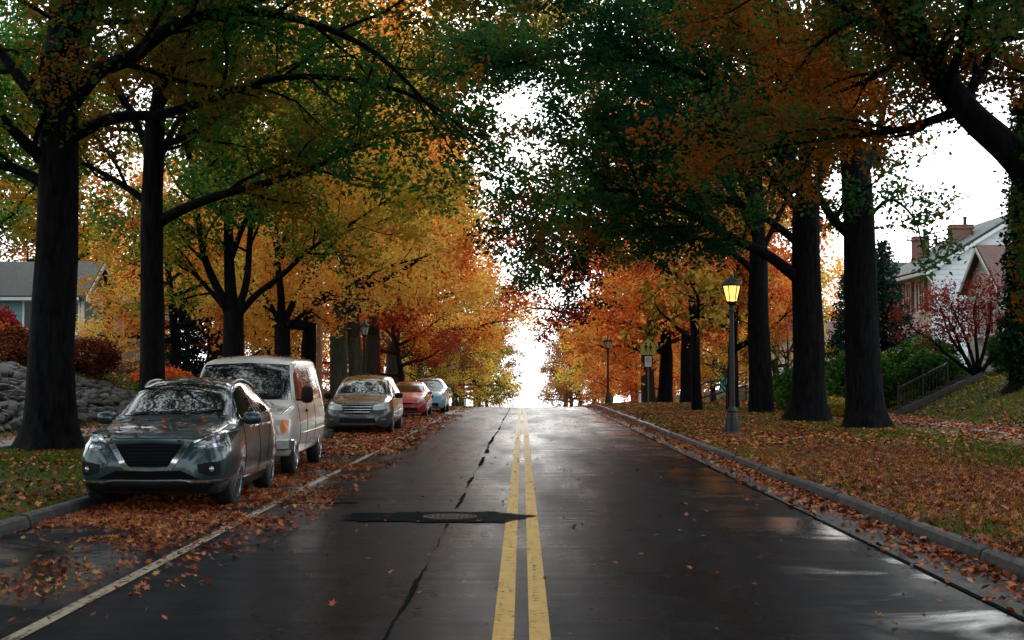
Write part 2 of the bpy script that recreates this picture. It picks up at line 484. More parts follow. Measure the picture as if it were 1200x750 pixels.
tar_strip(wander(-0.80, 31.5, -0.74, 44, 40, 0.06, 5), lambda t: 0.10 - 0.05 * t, seed=6)
tar_strip(wander(-0.74, 45, -0.7, 90, 60, 0.06, 7), 0.05, seed=8)
for k, (y, xa, xb, w) in enumerate([(14.2, -3.2, -1.2, 0.03), (19.6, -3.1, -1.9, 0.10), (19.0, -3.3, -2.2, 0.12), (24.0, -3.2, 3.4, 0.025), (26.5, 0.4, 3.4, 0.02), (33.0, -3.2, 3.4, 0.04), (43, -3.2, 3.4, 0.05), (12.0, 0.5, 3.3, 0.02), (15.8, 1.2, 3.4, 0.02), (52, -3, 3.4, 0.06), (63, -3, 3.4, 0.07)]):
    tar_strip(wander(xa, y, xb, y + 0.15, 40, 0.05, 20 + k), w, name='tar_crack', seed=30 + k, zoff=0.0085)
M_PATCH = mat('damp_tar_patch', [(0.3, (0.003, 0.005, 0.006)), (0.7, (0.010, 0.013, 0.014))], scale=4, rough=(0.35, 0.55), bump=0.3, bscale=60, ior=1.012)
# patch: a ring of tar dragged sideways round the iron cover
mb = MB(); v = []; f = []; N = 144
MHX, MHY, MHR = -0.87, 17.2, 0.31
for i in range(N):
    a = 2 * math.pi * i / N
    jit = 1 + 0.08 * math.sin(5 * a + 1) + 0.05 * math.sin(11 * a) + 0.05 * math.sin(23 * a + 2) + 0.03 * math.sin(37 * a)
    ex = 1.28 if math.cos(a) < 0 else 0.92
    x = MHX + ex * abs(math.cos(a)) ** 0.55 * math.copysign(1, math.cos(a)) * jit; y = MHY + 0.6 * math.copysign(abs(math.sin(a)) ** 0.8, math.sin(a)) * jit
    v.append((MHX + (MHR + 0.02) * math.cos(a), MHY + (MHR + 0.02) * math.sin(a), 0.0125)); v.append((x, y, 0.0125))
for i in range(N):
    j = (i + 1) % N; f.append((2 * i, 2 * i + 1, 2 * j + 1, 2 * j))
mb.add(v, f); o = mb.build('tar_patch', M_PATCH); o['kind'] = 'structure'
M_IRON = mat('cast_iron', [(0.3, (0.03, 0.027, 0.025)), (0.7, (0.10, 0.08, 0.07))], scale=20, rough=(0.5, 0.8), bump=0.3, metal=0.2, ior=1.1)
mh = empty('manhole_cover', (MHX, MHY, 0.004))
tag(mh, 'round iron manhole cover ringed by black tar in the road', 'manhole cover')
mb = MB(); mb.lathe([(0.02, 0.0), (MHR - 0.035, 0.0), (MHR - 0.035, 0.012), (0.0, 0.012)], 32); mb.build('lid', M_IRON, mh)
lid = mh.children[0]
_tm = MB(); _tm.box((0, 0, 0), (0.03, 0.03, 0.006)); _tm = _tm.mesh('tread')
for i in range(-4, 5):
    for j in range(-4, 5):
        if math.hypot(i, j) * 0.058 < MHR - 0.06: link('tread', _tm, M_IRON, lid, loc=(i * 0.058, j * 0.058, 0.0145))
mb = MB(); n = 32
ring = [((MHR + 0.018 * q) * math.cos(2 * math.pi * k / n), (MHR + 0.018 * q) * math.sin(2 * math.pi * k / n)) for q in (-1, 1) for k in range(n)]
v = [(x, y, z) for z in (0.0, 0.014) for (x, y) in ring]
f = [(2 * n + k, 2 * n + (k + 1) % n, 3 * n + (k + 1) % n, 3 * n + k) for k in range(n)] + [(n + k, n + (k + 1) % n, 3 * n + (k + 1) % n, 3 * n + k) for k in range(n)] + [(k, (k + 1) % n, 2 * n + (k + 1) % n, 2 * n + k) for k in range(n)]
mb.add(v, f); mb.build('rim', M_IRON, mh)

# --- concrete gutter, kerbs, sidewalks, in sections
M_CONC = mat('damp_concrete', [(0.3, (0.022, 0.02, 0.02)), (0.55, (0.045, 0.042, 0.04)), (0.75, (0.085, 0.075, 0.07))], scale=5, spec=.25, rough=(0.45, 0.8), bump=0.25, bscale=30)
M_CONC2 = mat('sidewalk_concrete', [(0.3, (0.12, 0.10, 0.095)), (0.55, (0.19, 0.16, 0.15)), (0.75, (0.26, 0.22, 0.2))], scale=4, rough=(0.6, 0.9), bump=0.2, bscale=25)

def strip_section(cross, y0, y1, n=3):
    """cross: (x,z) outline, extruded along the street and following its fall"""
    v = []; f = []; m = len(cross)
    for k in range(n):
        y = y0 + (y1 - y0) * k / (n - 1); pz = float(prof(y))
        v += [(x, y, z + pz) for x, z in cross]
    for k in range(n - 1):
        for j in range(m):
            j2 = (j + 1) % m
            f.append((k * m + j, k * m + j2, (k + 1) * m + j2, (k + 1) * m + j))
    f.append(tuple(range(m - 1, -1, -1))); f.append(tuple((n - 1) * m + j for j in range(m)))
    return v, f
def run(name, piece, cross_f, y0, y1, step, gap, material, bev=0.0):
    e = empty(name); e['kind'] = 'structure'
    y = y0; i = 0
    while y < y1:
        st = step if y < 100 else step * 3
        c = cross_f(i)
        v, f = strip_section(c, y + gap / 2, y + st - gap / 2)
        mb = MB(); mb.add(v, f); o = mb.build(piece, material, e, bevel=bev)
        y += st; i += 1
    return e
rk = np.random.default_rng(11)
def kerb_r(i):
    d, t = rk.uniform(-0.012, 0.012, 2)
    a, b = GUT_R, KERB_R
    return [(a + d, -0.1), (b + d, -0.1), (b + d, 0.135 + t), (b - 0.03 + d, 0.15 + t), (a + 0.07 + d, 0.147 + t), (a + 0.035 + d, 0.125 + t), (a + 0.015 + d, 0.06)]
def kerb_l(i):
    d, t = rk.uniform(-0.012, 0.012, 2)
    a, b = ROAD_L, KERB_L
    return [(a + d, -0.1), (a - 0.015 + d, 0.06), (a - 0.035 + d, 0.125 + t), (a - 0.07 + d, 0.147 + t), (b + 0.03 + d, 0.15 + t), (b + d, 0.135 + t), (b + d, -0.1)]
def gut_r(i):
    t = rk.uniform(-0.003, 0.003)
    return [(ROAD_R + 0.012, -0.1), (GUT_R + 0.01, -0.1), (GUT_R + 0.01, -0.012 + t), (ROAD_R + 0.012, 0.006 + t)]
run('kerb', 'kerb_section', kerb_r, -20, 180, 3.0, 0.02, M_CONC, 0.004)
run('kerb', 'kerb_section', kerb_l, -20, 180, 3.0, 0.02, M_CONC, 0.004)
run('gutter', 'gutter_section', gut_r, -20, 180, 3.0, 0.012, M_CONC)
# sunken joint between asphalt and gutter stays open and dark: a thin tar bead
sheet('gutter_joint', [ROAD_R - 0.02, ROAD_R + 0.03], YL, lambda X, Y: prof(Y) + 0.0075, M_TAR)
def walk(x0, x1):
    def c(i):
        t = rk.uniform(-0.01, 0.01) + 0.275
        return [(x0, 0.05), (x1, 0.05), (x1, t), (x0, t + rk.uniform(-0.01, 0.01))]
    return c
run('sidewalk', 'paving_slab', walk(12.05, 13.55), 6, 150, 1.5, 0.018, M_CONC2, 0.006)
run('sidewalk', 'paving_slab', walk(-12.0, -10.5), 6, 150, 1.5, 0.018, M_CONC2, 0.006)
# ================================================================== TREES
def bark(name, c0, c1, scale=5):
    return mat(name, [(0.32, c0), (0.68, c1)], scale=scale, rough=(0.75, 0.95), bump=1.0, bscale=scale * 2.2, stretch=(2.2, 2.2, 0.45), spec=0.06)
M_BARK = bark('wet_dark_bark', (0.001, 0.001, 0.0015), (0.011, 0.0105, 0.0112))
M_BARK_G = bark('mossy_grey_bark', (0.03, 0.034, 0.022), (0.075, 0.08, 0.05))
M_BARK_B = bark('brown_bark', (0.02, 0.015, 0.012), (0.055, 0.042, 0.034))

G1, G2, G3 = (0.007, 0.030, 0.014), (0.018, 0.066, 0.024), (0.045, 0.12, 0.026)
F1, F2 = (0.02, 0.085, 0.018), (0.05, 0.155, 0.026)
OL, YG = (0.10, 0.10, 0.014), (0.30, 0.26, 0.03)
GO, AM, OR, RO, RU, RE = (0.85, 0.55, 0.13), (0.84, 0.42, 0.08), (0.86, 0.28, 0.05), (0.66, 0.14, 0.04), (0.34, 0.11, 0.035), (0.42, 0.05, 0.04)
YE = (0.88, 0.68, 0.12)
L_DARK = leaf_mat('deep_green_oak_leaves', [(0.15, G1), (0.45, G2), (0.62, G3), (0.74, (0.09, 0.10, 0.014)), (0.84, (0.24, 0.07, 0.012))], (0.32, 0.68, 0), 0.0, 0.42)
L_OLIVE = leaf_mat('olive_and_green_leaves', [(0.12, G2), (0.3, F1), (0.48, F2), (0.6, (0.085, 0.085, 0.012)), (0.74, (0.17, 0.14, 0.018)), (0.88, (0.22, 0.08, 0.014))], (0.32, 0.68, 0), 0.02, 0.42)
L_TURN = leaf_mat('green_turning_gold_leaves', [(0.12, (0.52, 0.2, 0.02)), (0.3, (0.55, 0.33, 0.04)), (0.42, YG), (0.52, F2), (0.8, F1)], (0.25, 0.4, 0.5), -0.05, 0.45)
L_GOLD = leaf_mat('golden_amber_leaves', [(0.15, RU), (0.32, OR), (0.46, AM), (0.62, GO), (0.76, YE), (0.9, YG)], (0.35, 0.65, 0), 0.08, 0.55)
L_ORANGE = leaf_mat('orange_maple_leaves', [(0.15, RE), (0.34, RO), (0.5, OR), (0.66, AM), (0.82, GO)], (0.35, 0.65, 0), 0.07, 0.55)
L_RED = leaf_mat('crimson_leaves', [(0.2, (0.16, 0.015, 0.012)), (0.45, RE), (0.65, RO), (0.85, OR)], (0.4, 0.6, 0), 0.0, 0.45)
L_YELLOW = leaf_mat('yellow_leaves', [(0.2, OL), (0.38, YG), (0.55, GO), (0.8, YE)], (0.4, 0.6, 0), 0.06, 0.55)
L_RUST = leaf_mat('rust_brown_leaves', [(0.2, (0.16, 0.07, 0.03)), (0.42, RU), (0.58, (0.5, 0.21, 0.06)), (0.78, (0.62, 0.38, 0.10))], (0.4, 0.6, 0), 0.0, 0.45)
L_COPPER = leaf_mat('rust_and_green_oak_leaves', [(0.15, G2), (0.38, G3), (0.5, (0.15, 0.10, 0.02)), (0.62, (0.22, 0.065, 0.012)), (0.85, (0.34, 0.10, 0.014))], (0.3, 0.7, 0), 0.0, 0.42)
L_SHRUB = leaf_mat('rusty_red_shrub_leaves', [(0.2, (0.06, 0.018, 0.012)), (0.45, (0.16, 0.04, 0.02)), (0.65, (0.3, 0.09, 0.04)), (0.85, (0.42, 0.2, 0.08))], (0.6, 0.4, 0), 0.0, 0.4)
L_BURG = leaf_mat('burgundy_maple_leaves', [(0.2, (0.09, 0.010, 0.012)), (0.5, (0.22, 0.028, 0.022)), (0.8, (0.38, 0.085, 0.045))], (0.5, 0.5, 0), 0.0, 0.4)
L_HEDGE = leaf_mat('green_hedge_leaves', [(0.2, (0.02, 0.07, 0.02)), (0.5, (0.07, 0.17, 0.03)), (0.75, (0.17, 0.28, 0.05)), (0.9, (0.34, 0.32, 0.05))], (0.5, 0.5, 0), 0.0, 0.38)
L_PINE = leaf_mat('blue_green_needles', [(0.2, (0.008, 0.022, 0.018)), (0.6, (0.018, 0.05, 0.036)), (0.9, (0.04, 0.08, 0.05))], (0.5, 0.5, 0), 0.0, 0.2)

def rot_about(v, axis, ang):
    return Matrix.Rotation(ang, 3, axis) @ v

class Grow:
    """a skeleton of tapering limbs that ends in twigs carrying leaves"""
    def __init__(s, seed, keep=None):
        s.r = random.Random(seed); s.np = np.random.default_rng(seed)
        s.br = []; s.anch = []; s.keep = keep; s.cl = 0.5
    def line(s, p, d, L, n, wig, trop):
        pts = [p.copy()]; d = d.normalized(); st = L / n
        for i in range(n):
            d = d + Vector((s.r.gauss(0, wig), s.r.gauss(0, wig), s.r.gauss(0, wig) + trop)); d.normalize()
            p = p + d * st; pts.append(p.copy())
        return pts
    def at(s, pts, t):
        x = t * (len(pts) - 1); i = min(int(x), len(pts) - 2); u = x - i
        return pts[i].lerp(pts[i + 1], u), (pts[i + 1] - pts[i]).normalized(), i, u
    def add(s, pts, rad, level):
        s.br.append((pts, rad, level))
    def limb(s, pts, r0, r1, spec, smooth=True, leafy=True):
        """explicit limb through the given points, then side branches"""
        pts = [Vector(p) for p in pts]
        if smooth and len(pts) > 2: pts = catmull(pts, 4)
        n = len(pts); rad = [r0 + (r1 - r0) * (i / (n - 1)) ** 0.8 for i in range(n)]
        s.add(pts, rad, 1)
        if leafy: s.sprout(pts, rad, 2, spec)
        return pts
    def sprout(s, pts, rad, level, sp):
        L = sum((pts[i + 1] - pts[i]).length for i in range(len(pts) - 1))
        if level == 2:
            cnt = max(2, int(L * sp['d2'])); lo = sp.get('lo', 0.18)
        else:
            cnt = max(2, int(L * sp['d3'])); lo = 0.12
        ga = s.r.uniform(0, 6.28)
        for k in range(cnt + 1):
            if k == cnt: t = 1.0
            else: t = lo + (1 - lo) * (k + s.r.random()) / cnt
            p, tg, i, u = s.at(pts, min(t, 0.999))
            ga += 2.4
            ang = s.r.uniform(0.5, 1.15) if k < cnt else s.r.uniform(0, 0.3)
            d = rot_about(rot_about(tg, tg.orthogonal(), ang), tg, ga)
            d.z = d.z * sp.get('flat', 0.7) + sp.get('up', 0.12); d.normalize()
            r0 = rad[i] + (rad[i + 1] - rad[i]) * u
            if level == 2:
                s.cl = s.r.random()
                if s.r.random() < sp.get('bare', 0): leaf = False
                else: leaf = True
                ln = sp['l2'] * s.r.uniform(0.6, 1.25) * (1.0 - 0.35 * t)
                q = s.line(p, d, ln, 5, 0.13, sp.get('trop2', 0.02)); rb = min(r0 * 0.6, 0.022 * ln + 0.012)
                rd = [rb * (1 - 0.8 * j / 5) + 0.004 for j in range(6)]
                s.add(q, rd, 2); s.sprout(q, rd, 3, dict(sp, leaf=leaf))
            else:
                ln = sp['l3'] * s.r.uniform(0.55, 1.3)
                q = s.line(p, d, ln, 3, 0.2, sp.get('trop3', -0.03)); rb = min(r0 * 0.6, 0.014)
                if sp.get('keeptip') is None or sp['keeptip'](q[-1]):
                    s.add(q, [rb, rb * 0.7, rb * 0.45, 0.003], 3)
                if sp.get('leaf', True):
                    na = sp.get('na', 5)
                    for j in range(na):
                        a, _, _, _ = s.at(q, min(0.999, (j + 0.8) / na))
                        s.anch.append((a.x, a.y, a.z, s.cl))
    def wood(s, name, n0=10, root=None):
        mb = MB()
        for pts, rad, lv in s.br:
            if s.keep is not None and lv >= 2:
                e = pts[-1]
                if not s.keep(np.array([[e.x, e.y, e.z]]))[0]: continue
            mb.tube(pts, rad, {0: n0, 1: 7, 2: 4, 3: 3}[lv], cap=lv < 2)
        return mb.mesh(name, smooth=True, fix=False)
    def leaves(s, name, per, size, spread=0.19, up=0.4, noise=0.35):
        A = np.array(s.anch, float)
        if s.keep is not None: A = A[s.keep(A[:, :3])]
        N = len(A) * per; a = np.repeat(A, per, 0)
        c = a[:, :3] + s.np.normal(0, spread, (N, 3))
        nz = (hash_noise(c[:, 0] + 0.7 * c[:, 2], c[:, 1] - 0.6 * c[:, 2], noise, 5) - 0.5) * 2.1 + 0.5
        cl = np.clip(0.45 * a[:, 3] + 0.55 * nz, 0, 1)
        h = (c[:, 2] - c[:, 2].min()) / (np.ptp(c[:, 2]) + 1e-6)
        return leaf_mesh(name, c, size, s.np, up, np.stack([s.np.random(N), cl, h], 1))

def leaf_mesh(name, c, size, g, up, lv):
    N = len(c)
    nrm = g.normal(0, 1, (N, 3)); nrm[:, 2] = np.abs(nrm[:, 2]) + up; nrm /= np.linalg.norm(nrm, axis=1)[:, None]
    t = g.normal(0, 1, (N, 3)); t -= nrm * (t * nrm).sum(1)[:, None]; t /= np.linalg.norm(t, axis=1)[:, None]
    b = np.cross(nrm, t)
    sz = (size * g.uniform(0.6, 1.35, N))[:, None]
    v = np.empty((N, 4, 3))
    v[:, 0] = c - t * sz * 0.55
    v[:, 1] = c + b * sz * 0.36 + nrm * sz * 0.13 + t * sz * 0.08
    v[:, 2] = c + t * sz * 0.6 - nrm * sz * 0.08
    v[:, 3] = c - b * sz * 0.36 + nrm * sz * 0.13 + t * sz * 0.08
    q = np.arange(N * 4).reshape(N, 4)
    return np_mesh(name, v.reshape(-1, 3), q, False, {'leafv': lv})

def catmull(pts, n):
    out = []
    for i in range(len(pts) - 1):
        p0 = pts[max(i - 1, 0)]; p1 = pts[i]; p2 = pts[i + 1]; p3 = pts[min(i + 2, len(pts) - 1)]
        for k in range(n):
            t = k / n
            out.append(0.5 * ((2 * p1) + (p2 - p0) * t + (2 * p0 - 5 * p1 + 4 * p2 - p3) * t * t + (3 * p1 - p0 - 3 * p2 + p3) * t ** 3))
    out.append(pts[-1]); return out

def trunk(g, base, top, r, lean_pts=None, flare=1.75, rtop=0.75, seedless=False):
    """buttressed trunk; base and top are points"""
    base = Vector(base); top = Vector(top); H = top.z - base.z
    zs = [-0.25, 0.0, 0.1, 0.3, 0.6, 1.1, 2.0] + [2.0 + (H - 2.0) * k / 6 for k in range(1, 7)]
    fl = [1.25 * flare, flare, flare * 0.86, 1 + (flare - 1) * 0.45, 1 + (flare - 1) * 0.2, 1.06, 1.0] + [1 + (rtop - 1) * k / 6 for k in range(1, 7)]
    mb_v = []; n = 18; ph = g.r.uniform(0, 6.28); ph2 = g.r.uniform(0, 6.28)
    pts = []
    for z_, f_ in zip(zs, fl):
        t = max(0, z_) / H
        c = base.lerp(top, t) + Vector((math.sin(z_ * 0.8 + ph) * 0.03, math.cos(z_ * 0.7 + ph2) * 0.03, 0)); c.z = base.z + z_
        pts.append((c, r * f_, max(0, f_ - 1)))
    v = []
    for c, rr_, ex in pts:
        for k in range(n):
            a = 2 * math.pi * k / n
            w = 1 + ex * 0.22 * math.sin(5 * a + ph) + 0.04 * math.sin(7 * a + c.z * 1.5) + 0.03 * math.sin(3 * a + ph2 + c.z)
            v.append(c + Vector((math.cos(a), math.sin(a), 0)) * rr_ * w)
    f = []
    for i in range(len(pts) - 1):
        for k in range(n):
            k2 = (k + 1) % n; f.append((i * n + k, i * n + k2, (i + 1) * n + k2, (i + 1) * n + k))
    mb = MB(); mb.add(v, f)
    return mb.mesh('trunk', smooth=True, fix=False), r * rtop

def set_mat(o, m):
    o.material_slots[0].link = 'OBJECT'; o.material_slots[0].material = m

NLEAF = [0]
def finish_tree(name, base, me_t, me_w, me_l, bm, lm, label, group, cat='tree'):
    e = empty(name, base)
    off = -Vector(base)
    for nm, me, m_ in (('trunk', me_t, bm), ('branches', me_w, bm), ('crown', me_l, lm)):
        if me is None: continue
        if len(me.materials) == 0: me.materials.append(m_)
        o = link(nm, me, None, e, loc=off); set_mat(o, m_)
    tag(e, label, cat, group)
    return e

SPEC = dict(d2=1.65, d3=2.9, l2=2.9, l3=1.05, na=4)
def clear_of_road(A):
    """street trees are pruned: headroom over the lanes and over the pavements"""
    x, y, z = A[:, 0], A[:, 1], A[:, 2]
    over = (np.abs(x) < 4.2) & (z < 4.0)
    low = z < 2.6
    gap = (x > -1.2) & (x < 2.2) & (z < 5.5) & (y > 58)
    return ~(over | low | gap)

def auto_crown(g, top, r, H, nl, reach, sp, rise=(0.25, 1.1), bias=None, taper=0.5):
    """limbs fanning out of a stem that runs on upward"""
    top = Vector(top)
    st = g.line(top, Vector((g.r.gauss(0, .08), g.r.gauss(0, .08), 1)), H, 7, 0.07, 0.05)
    n = len(st); rad = [r * (1 - 0.85 * i / (n - 1)) + 0.02 for i in range(n)]
    g.add(st, rad, 1); g.sprout(st[n // 2:], rad[n // 2:], 2, sp)
    az = g.r.uniform(0, 6.28)
    for k in range(nl):
        t = 0.02 + 0.8 * (k + g.r.random() * 0.7) / nl
        p, tg, i, u = g.at(st, t)
        az += 2.4 + g.r.gauss(0, 0.25)
        e = rise[0] + (rise[1] - rise[0]) * t + g.r.gauss(0, 0.08)
        d = Vector((math.cos(az) * math.cos(e), math.sin(az) * math.cos(e), math.sin(e)))
        L = reach * (1 - taper * t) * g.r.uniform(0.8, 1.15)
        if bias is not None: L *= 1 + 0.25 * d.dot(bias)
        q = g.line(p, d, L, 6, 0.09, 0.02)
        rb = rad[i] * 0.6
        rd = [rb * (1 - 0.85 * j / 6) + 0.012 for j in range(7)]
        g.add(q, rd, 1); g.sprout(q, rd, 2, sp)

# ------------------------------------------------------------------ the trees one sees close, limb by limb
STREET_L, STREET_R = 'street trees along the left verge', 'street trees along the right verge'

def custom_tree(seed, bx, by, r, fork_px, limbs, sp, per, size, bm, lm, label, group, flare=1.75, rtop=0.8, extra=None, spread=0.18, keep=clear_of_road, name='street_tree'):
    g = Grow(seed, keep)
    base = Vector((bx, by, gz(bx, by)))
    top = P(fork_px[0], fork_px[1], by)
    me_t, rt = trunk(g, base, top, r, flare=flare, rtop=rtop)
    for lb in limbs:
        pts = [P(*q) if len(q) == 3 else P(q[0], q[1], by) for q in lb[0]]
        g.limb(pts, lb[1], lb[2], dict(sp, **(lb[3] if len(lb) > 3 else {})))
    if extra: extra(g, top, rt)
    return finish_tree(name, base, me_t, g.wood('branches'), g.leaves('crown', per, size, spread), bm, lm, label, group)

D = {}
# left side, first: the big dark trunk beside the teal car
custom_tree(101, -9.75, 29.5, 0.46, (64, 60), [
    ([(66, 75, 29.5), (66, 20, 29.6), (62, -60, 29.8), (55, -180, 30)], 0.36, 0.14),
    ([(78, 118, 29.5), (110, 80, 29.2), (152, 62, 28.8), (200, 26, 28.2), (270, 8, 27.8), (360, 22, 27.6), (440, 60, 27.5), (505, 125, 27.5)], 0.23, 0.03, dict(trop2=-0.05, trop3=-0.08, d2=1.5, bare=0.45)),
    ([(80, 158, 29.5), (130, 136, 29.4), (190, 131, 29.3), (265, 106, 29.1), (330, 88, 29), (420, 92, 28.8), (500, 118, 28.6), (560, 165, 28.6)], 0.15, 0.025, dict(trop2=-0.04, d2=1.4, bare=0.35)),
    ([(52, 190, 29.5), (20, 160, 29.2), (-30, 110, 28.8), (-110, 60, 28.4)], 0.17, 0.05),
    ([(50, 215, 29.5), (10, 195, 29.8), (-50, 180, 30), (-120, 130, 30.5)], 0.15, 0.04),
    ([(50, 130, 29.5), (15, 85, 29.9), (-30, 20, 30.5), (-70, -60, 31)], 0.16, 0.05),
    ([(78, 90, 29.5), (100, 30, 30.5), (140, -50, 31.5), (190, -140, 32.5)], 0.18, 0.05),
    ([(60, 60, 29.5), (90, 0, 27.5), (150, -60, 25), (220, -110, 23)], 0.18, 0.04),
    ([(70, 40, 29.5), (180, -60, 30), (330, -150, 30.5), (480, -210, 31), (620, -230, 31)], 0.2, 0.04, dict(d2=1.7, l2=3.2)),  # this limb and the next: above the frame, added to shade the road
    ([(66, 20, 29.5), (160, -100, 27), (330, -190, 25), (520, -240, 23)], 0.2, 0.04, dict(d2=1.7, l2=3.2)),
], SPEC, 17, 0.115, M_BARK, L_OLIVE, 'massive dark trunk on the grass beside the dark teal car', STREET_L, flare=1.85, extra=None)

# left side, second
custom_tree(102, -9.5, 36.4, 0.31, (177, 130), [
    ([(177, 150, 36.4), (182, 100, 36.4), (184, 40, 36.4), (180, -60, 36.5), (178, -180, 36.5)], 0.2, 0.05),
    ([(180, 130, 36.4), (198, 95, 36.2), (212, 55, 36), (235, -40, 35.6)], 0.13, 0.04),
    ([(178, 165, 36.4), (200, 164, 36.2), (250, 138, 35.8), (300, 96, 35.4), (350, 70, 35), (410, 62, 34.8)], 0.11, 0.025, dict(bare=0.2)),
    ([(180, 262, 36.4), (215, 243, 36.2), (262, 226, 36), (335, 206, 35.7), (395, 182, 35.5), (440, 158, 35.4), (510, 150, 35.3)], 0.17, 0.03, dict(lo=0.3)),
    ([(172, 238, 36.4), (140, 215, 36.6), (95, 190, 36.8), (40, 165, 37.2)], 0.12, 0.03),
    ([(174, 180, 36.4), (150, 130, 37), (120, 70, 38), (90, 0, 39)], 0.12, 0.04),
    ([(178, 200, 36.4), (200, 150, 37.5), (240, 80, 39), (270, 0, 41)], 0.12, 0.04),
    ([(176, 150, 36.4), (190, 90, 35), (230, 20, 33.5), (280, -60, 32)], 0.12, 0.04),
    ([(182, 60, 36.4), (270, 0, 36.5), (380, -50, 37), (490, -70, 37.5), (590, -60, 38)], 0.14, 0.03, dict(d2=1.7, l2=3.0)),  # high limb over the lanes, added to block sky from the road
], SPEC, 13, 0.135, M_BARK, L_OLIVE, 'slim dark trunk rising behind the roof of the dark teal car', STREET_L, flare=1.5)

# left side, third: stems fanning out of a low fork
custom_tree(103, -9.5, 46.6, 0.35, (272, 365), [
    ([(272, 372, 46.6), (268, 320, 46.6), (266, 250, 46.6), (268, 150, 46.6), (270, 40, 46.6), (268, -40, 46.6)], 0.24, 0.05, dict(lo=0.35)),
    ([(270, 372, 46.6), (255, 340, 46.5), (238, 300, 46.3), (228, 240, 46), (218, 170, 45.6), (190, 80, 45)], 0.19, 0.04, dict(lo=0.35)),
    ([(275, 370, 46.6), (288, 330, 46.6), (292, 270, 46.8), (300, 200, 47), (330, 110, 47.4)], 0.16, 0.04, dict(lo=0.35)),
    ([(276, 372, 46.6), (300, 345, 46.4), (330, 322, 46), (365, 290, 45.6), (410, 262, 45), (455, 232, 44.6)], 0.14, 0.025, dict(lo=0.4)),
    ([(268, 368, 46.6), (240, 335, 46.8), (205, 303, 47), (165, 290, 47.5)], 0.11, 0.025),
    ([(270, 300, 46.6), (290, 250, 44.5), (330, 190, 42), (380, 130, 40)], 0.12, 0.03),
    ([(268, 250, 46.6), (240, 180, 49), (230, 90, 52), (220, 0, 54)], 0.12, 0.03),
], SPEC, 13, 0.14, M_BARK, L_TURN, 'dark trunk fanning into many stems just above the beige van', STREET_L, flare=1.4, rtop=0.9)

custom_tree(104, -9.5, 56.0, 0.33, (330, 380), [
    ([(330, 384, 56), (328, 340, 56), (322, 280, 56), (326, 190, 56), (330, 90, 56)], 0.2, 0.04, dict(lo=0.3)),
    ([(330, 384, 56), (348, 345, 55.8), (375, 305, 55.4), (410, 262, 55), (450, 238, 54.5), (500, 226, 54)], 0.16, 0.03, dict(lo=0.35)),
    ([(330, 384, 56), (312, 350, 56), (290, 322, 56.2), (262, 280, 56.6)], 0.13, 0.03),
    ([(332, 390, 56), (355, 368, 56.4), (385, 350, 57), (440, 318, 57.5), (500, 300, 58)], 0.12, 0.03),
    ([(326, 300, 56), (350, 230, 55), (400, 170, 53.5), (460, 130, 52)], 0.12, 0.03),
    ([(328, 200, 56), (400, 130, 55.5), (480, 80, 55), (560, 50, 54.5), (620, 30, 54)], 0.13, 0.03, dict(d2=1.8, l2=2.8)),
], SPEC, 13, 0.145, M_BARK, L_GOLD, 'forked dark trunk behind the beige van, under golden leaves', STREET_L, flare=1.4, rtop=0.9)

# right side, nearest: leaning trunk at the picture's edge whose limb crosses the sky
def ivy(g, top, rt):
    for k in range(700):
        z_ = g.r.uniform(1.4, 6.2); a = g.r.uniform(0, 6.28); rr_ = g.r.uniform(0.5, 0.92)
        c = P(1268 - (z_ - 1.0) * 3, 441, 26.0)
        g.anch.append((c.x + math.cos(a) * rr_, c.y + math.sin(a) * rr_, z_, 0.15))
custom_tree(111, 10.4, 26.0, 0.52, (1262, 235), [
    ([(1250, 270, 26), (1196, 188, 26), (1138, 132, 26), (1094, 72, 26), (1060, 10, 26), (1036, -60, 26), (1010, -150, 26)], 0.36, 0.14, dict(lo=0.3)),
    ([(1130, 122, 26), (1160, 70, 26.4), (1185, 25, 26.8), (1205, -30, 27)], 0.12, 0.03, dict(d2=2.0)),
    ([(1098, 78, 26), (1120, 30, 25.2), (1150, 5, 24.6), (1190, -5, 24)], 0.1, 0.03, dict(d2=2.0)),
    ([(1270, 60, 26.2), (1220, 40, 26.6), (1160, 45, 27), (1110, 35, 27.4)], 0.12, 0.03, dict(d2=2.0)),
    ([(1265, 110, 26.2), (1225, 95, 27), (1180, 90, 27.6)], 0.1, 0.03, dict(d2=2.0, l2=1.6)),
    ([(1262, 245, 26), (1272, 120, 26.2), (1280, -20, 26.5), (1290, -160, 27)], 0.4, 0.1),
    ([(1118, 132, 26), (1060, 150, 26.6), (1000, 158, 27.4), (940, 166, 28.2), (880, 178, 29)], 0.10, 0.02, dict(lo=0.1, d2=1.9, trop2=-0.04, flat=0.4)),
    ([(1078, 62, 26), (1020, 20, 27), (960, -10, 28), (880, -20, 29.5)], 0.16, 0.03),
    ([(1108, 110, 26), (1130, 50, 25), (1150, -30, 24)], 0.14, 0.03),
    ([(1058, 30, 26), (980, -80, 26.5), (860, -150, 27), (720, -190, 27.5), (600, -200, 28)], 0.2, 0.04, dict(d2=1.7, l2=3.2)),  # runs above the frame; added to shade the near road
    ([(1066, 46, 26), (1040, 80, 28), (1000, 100, 30), (950, 120, 31.5)], 0.1, 0.02, dict(trop2=-0.03)),
], dict(SPEC, l2=2.4), 19, 0.105, M_BARK, L_COPPER, 'near tree whose thick dark limb slants in from the photo edge across the sky', STREET_R, flare=1.5, extra=ivy)

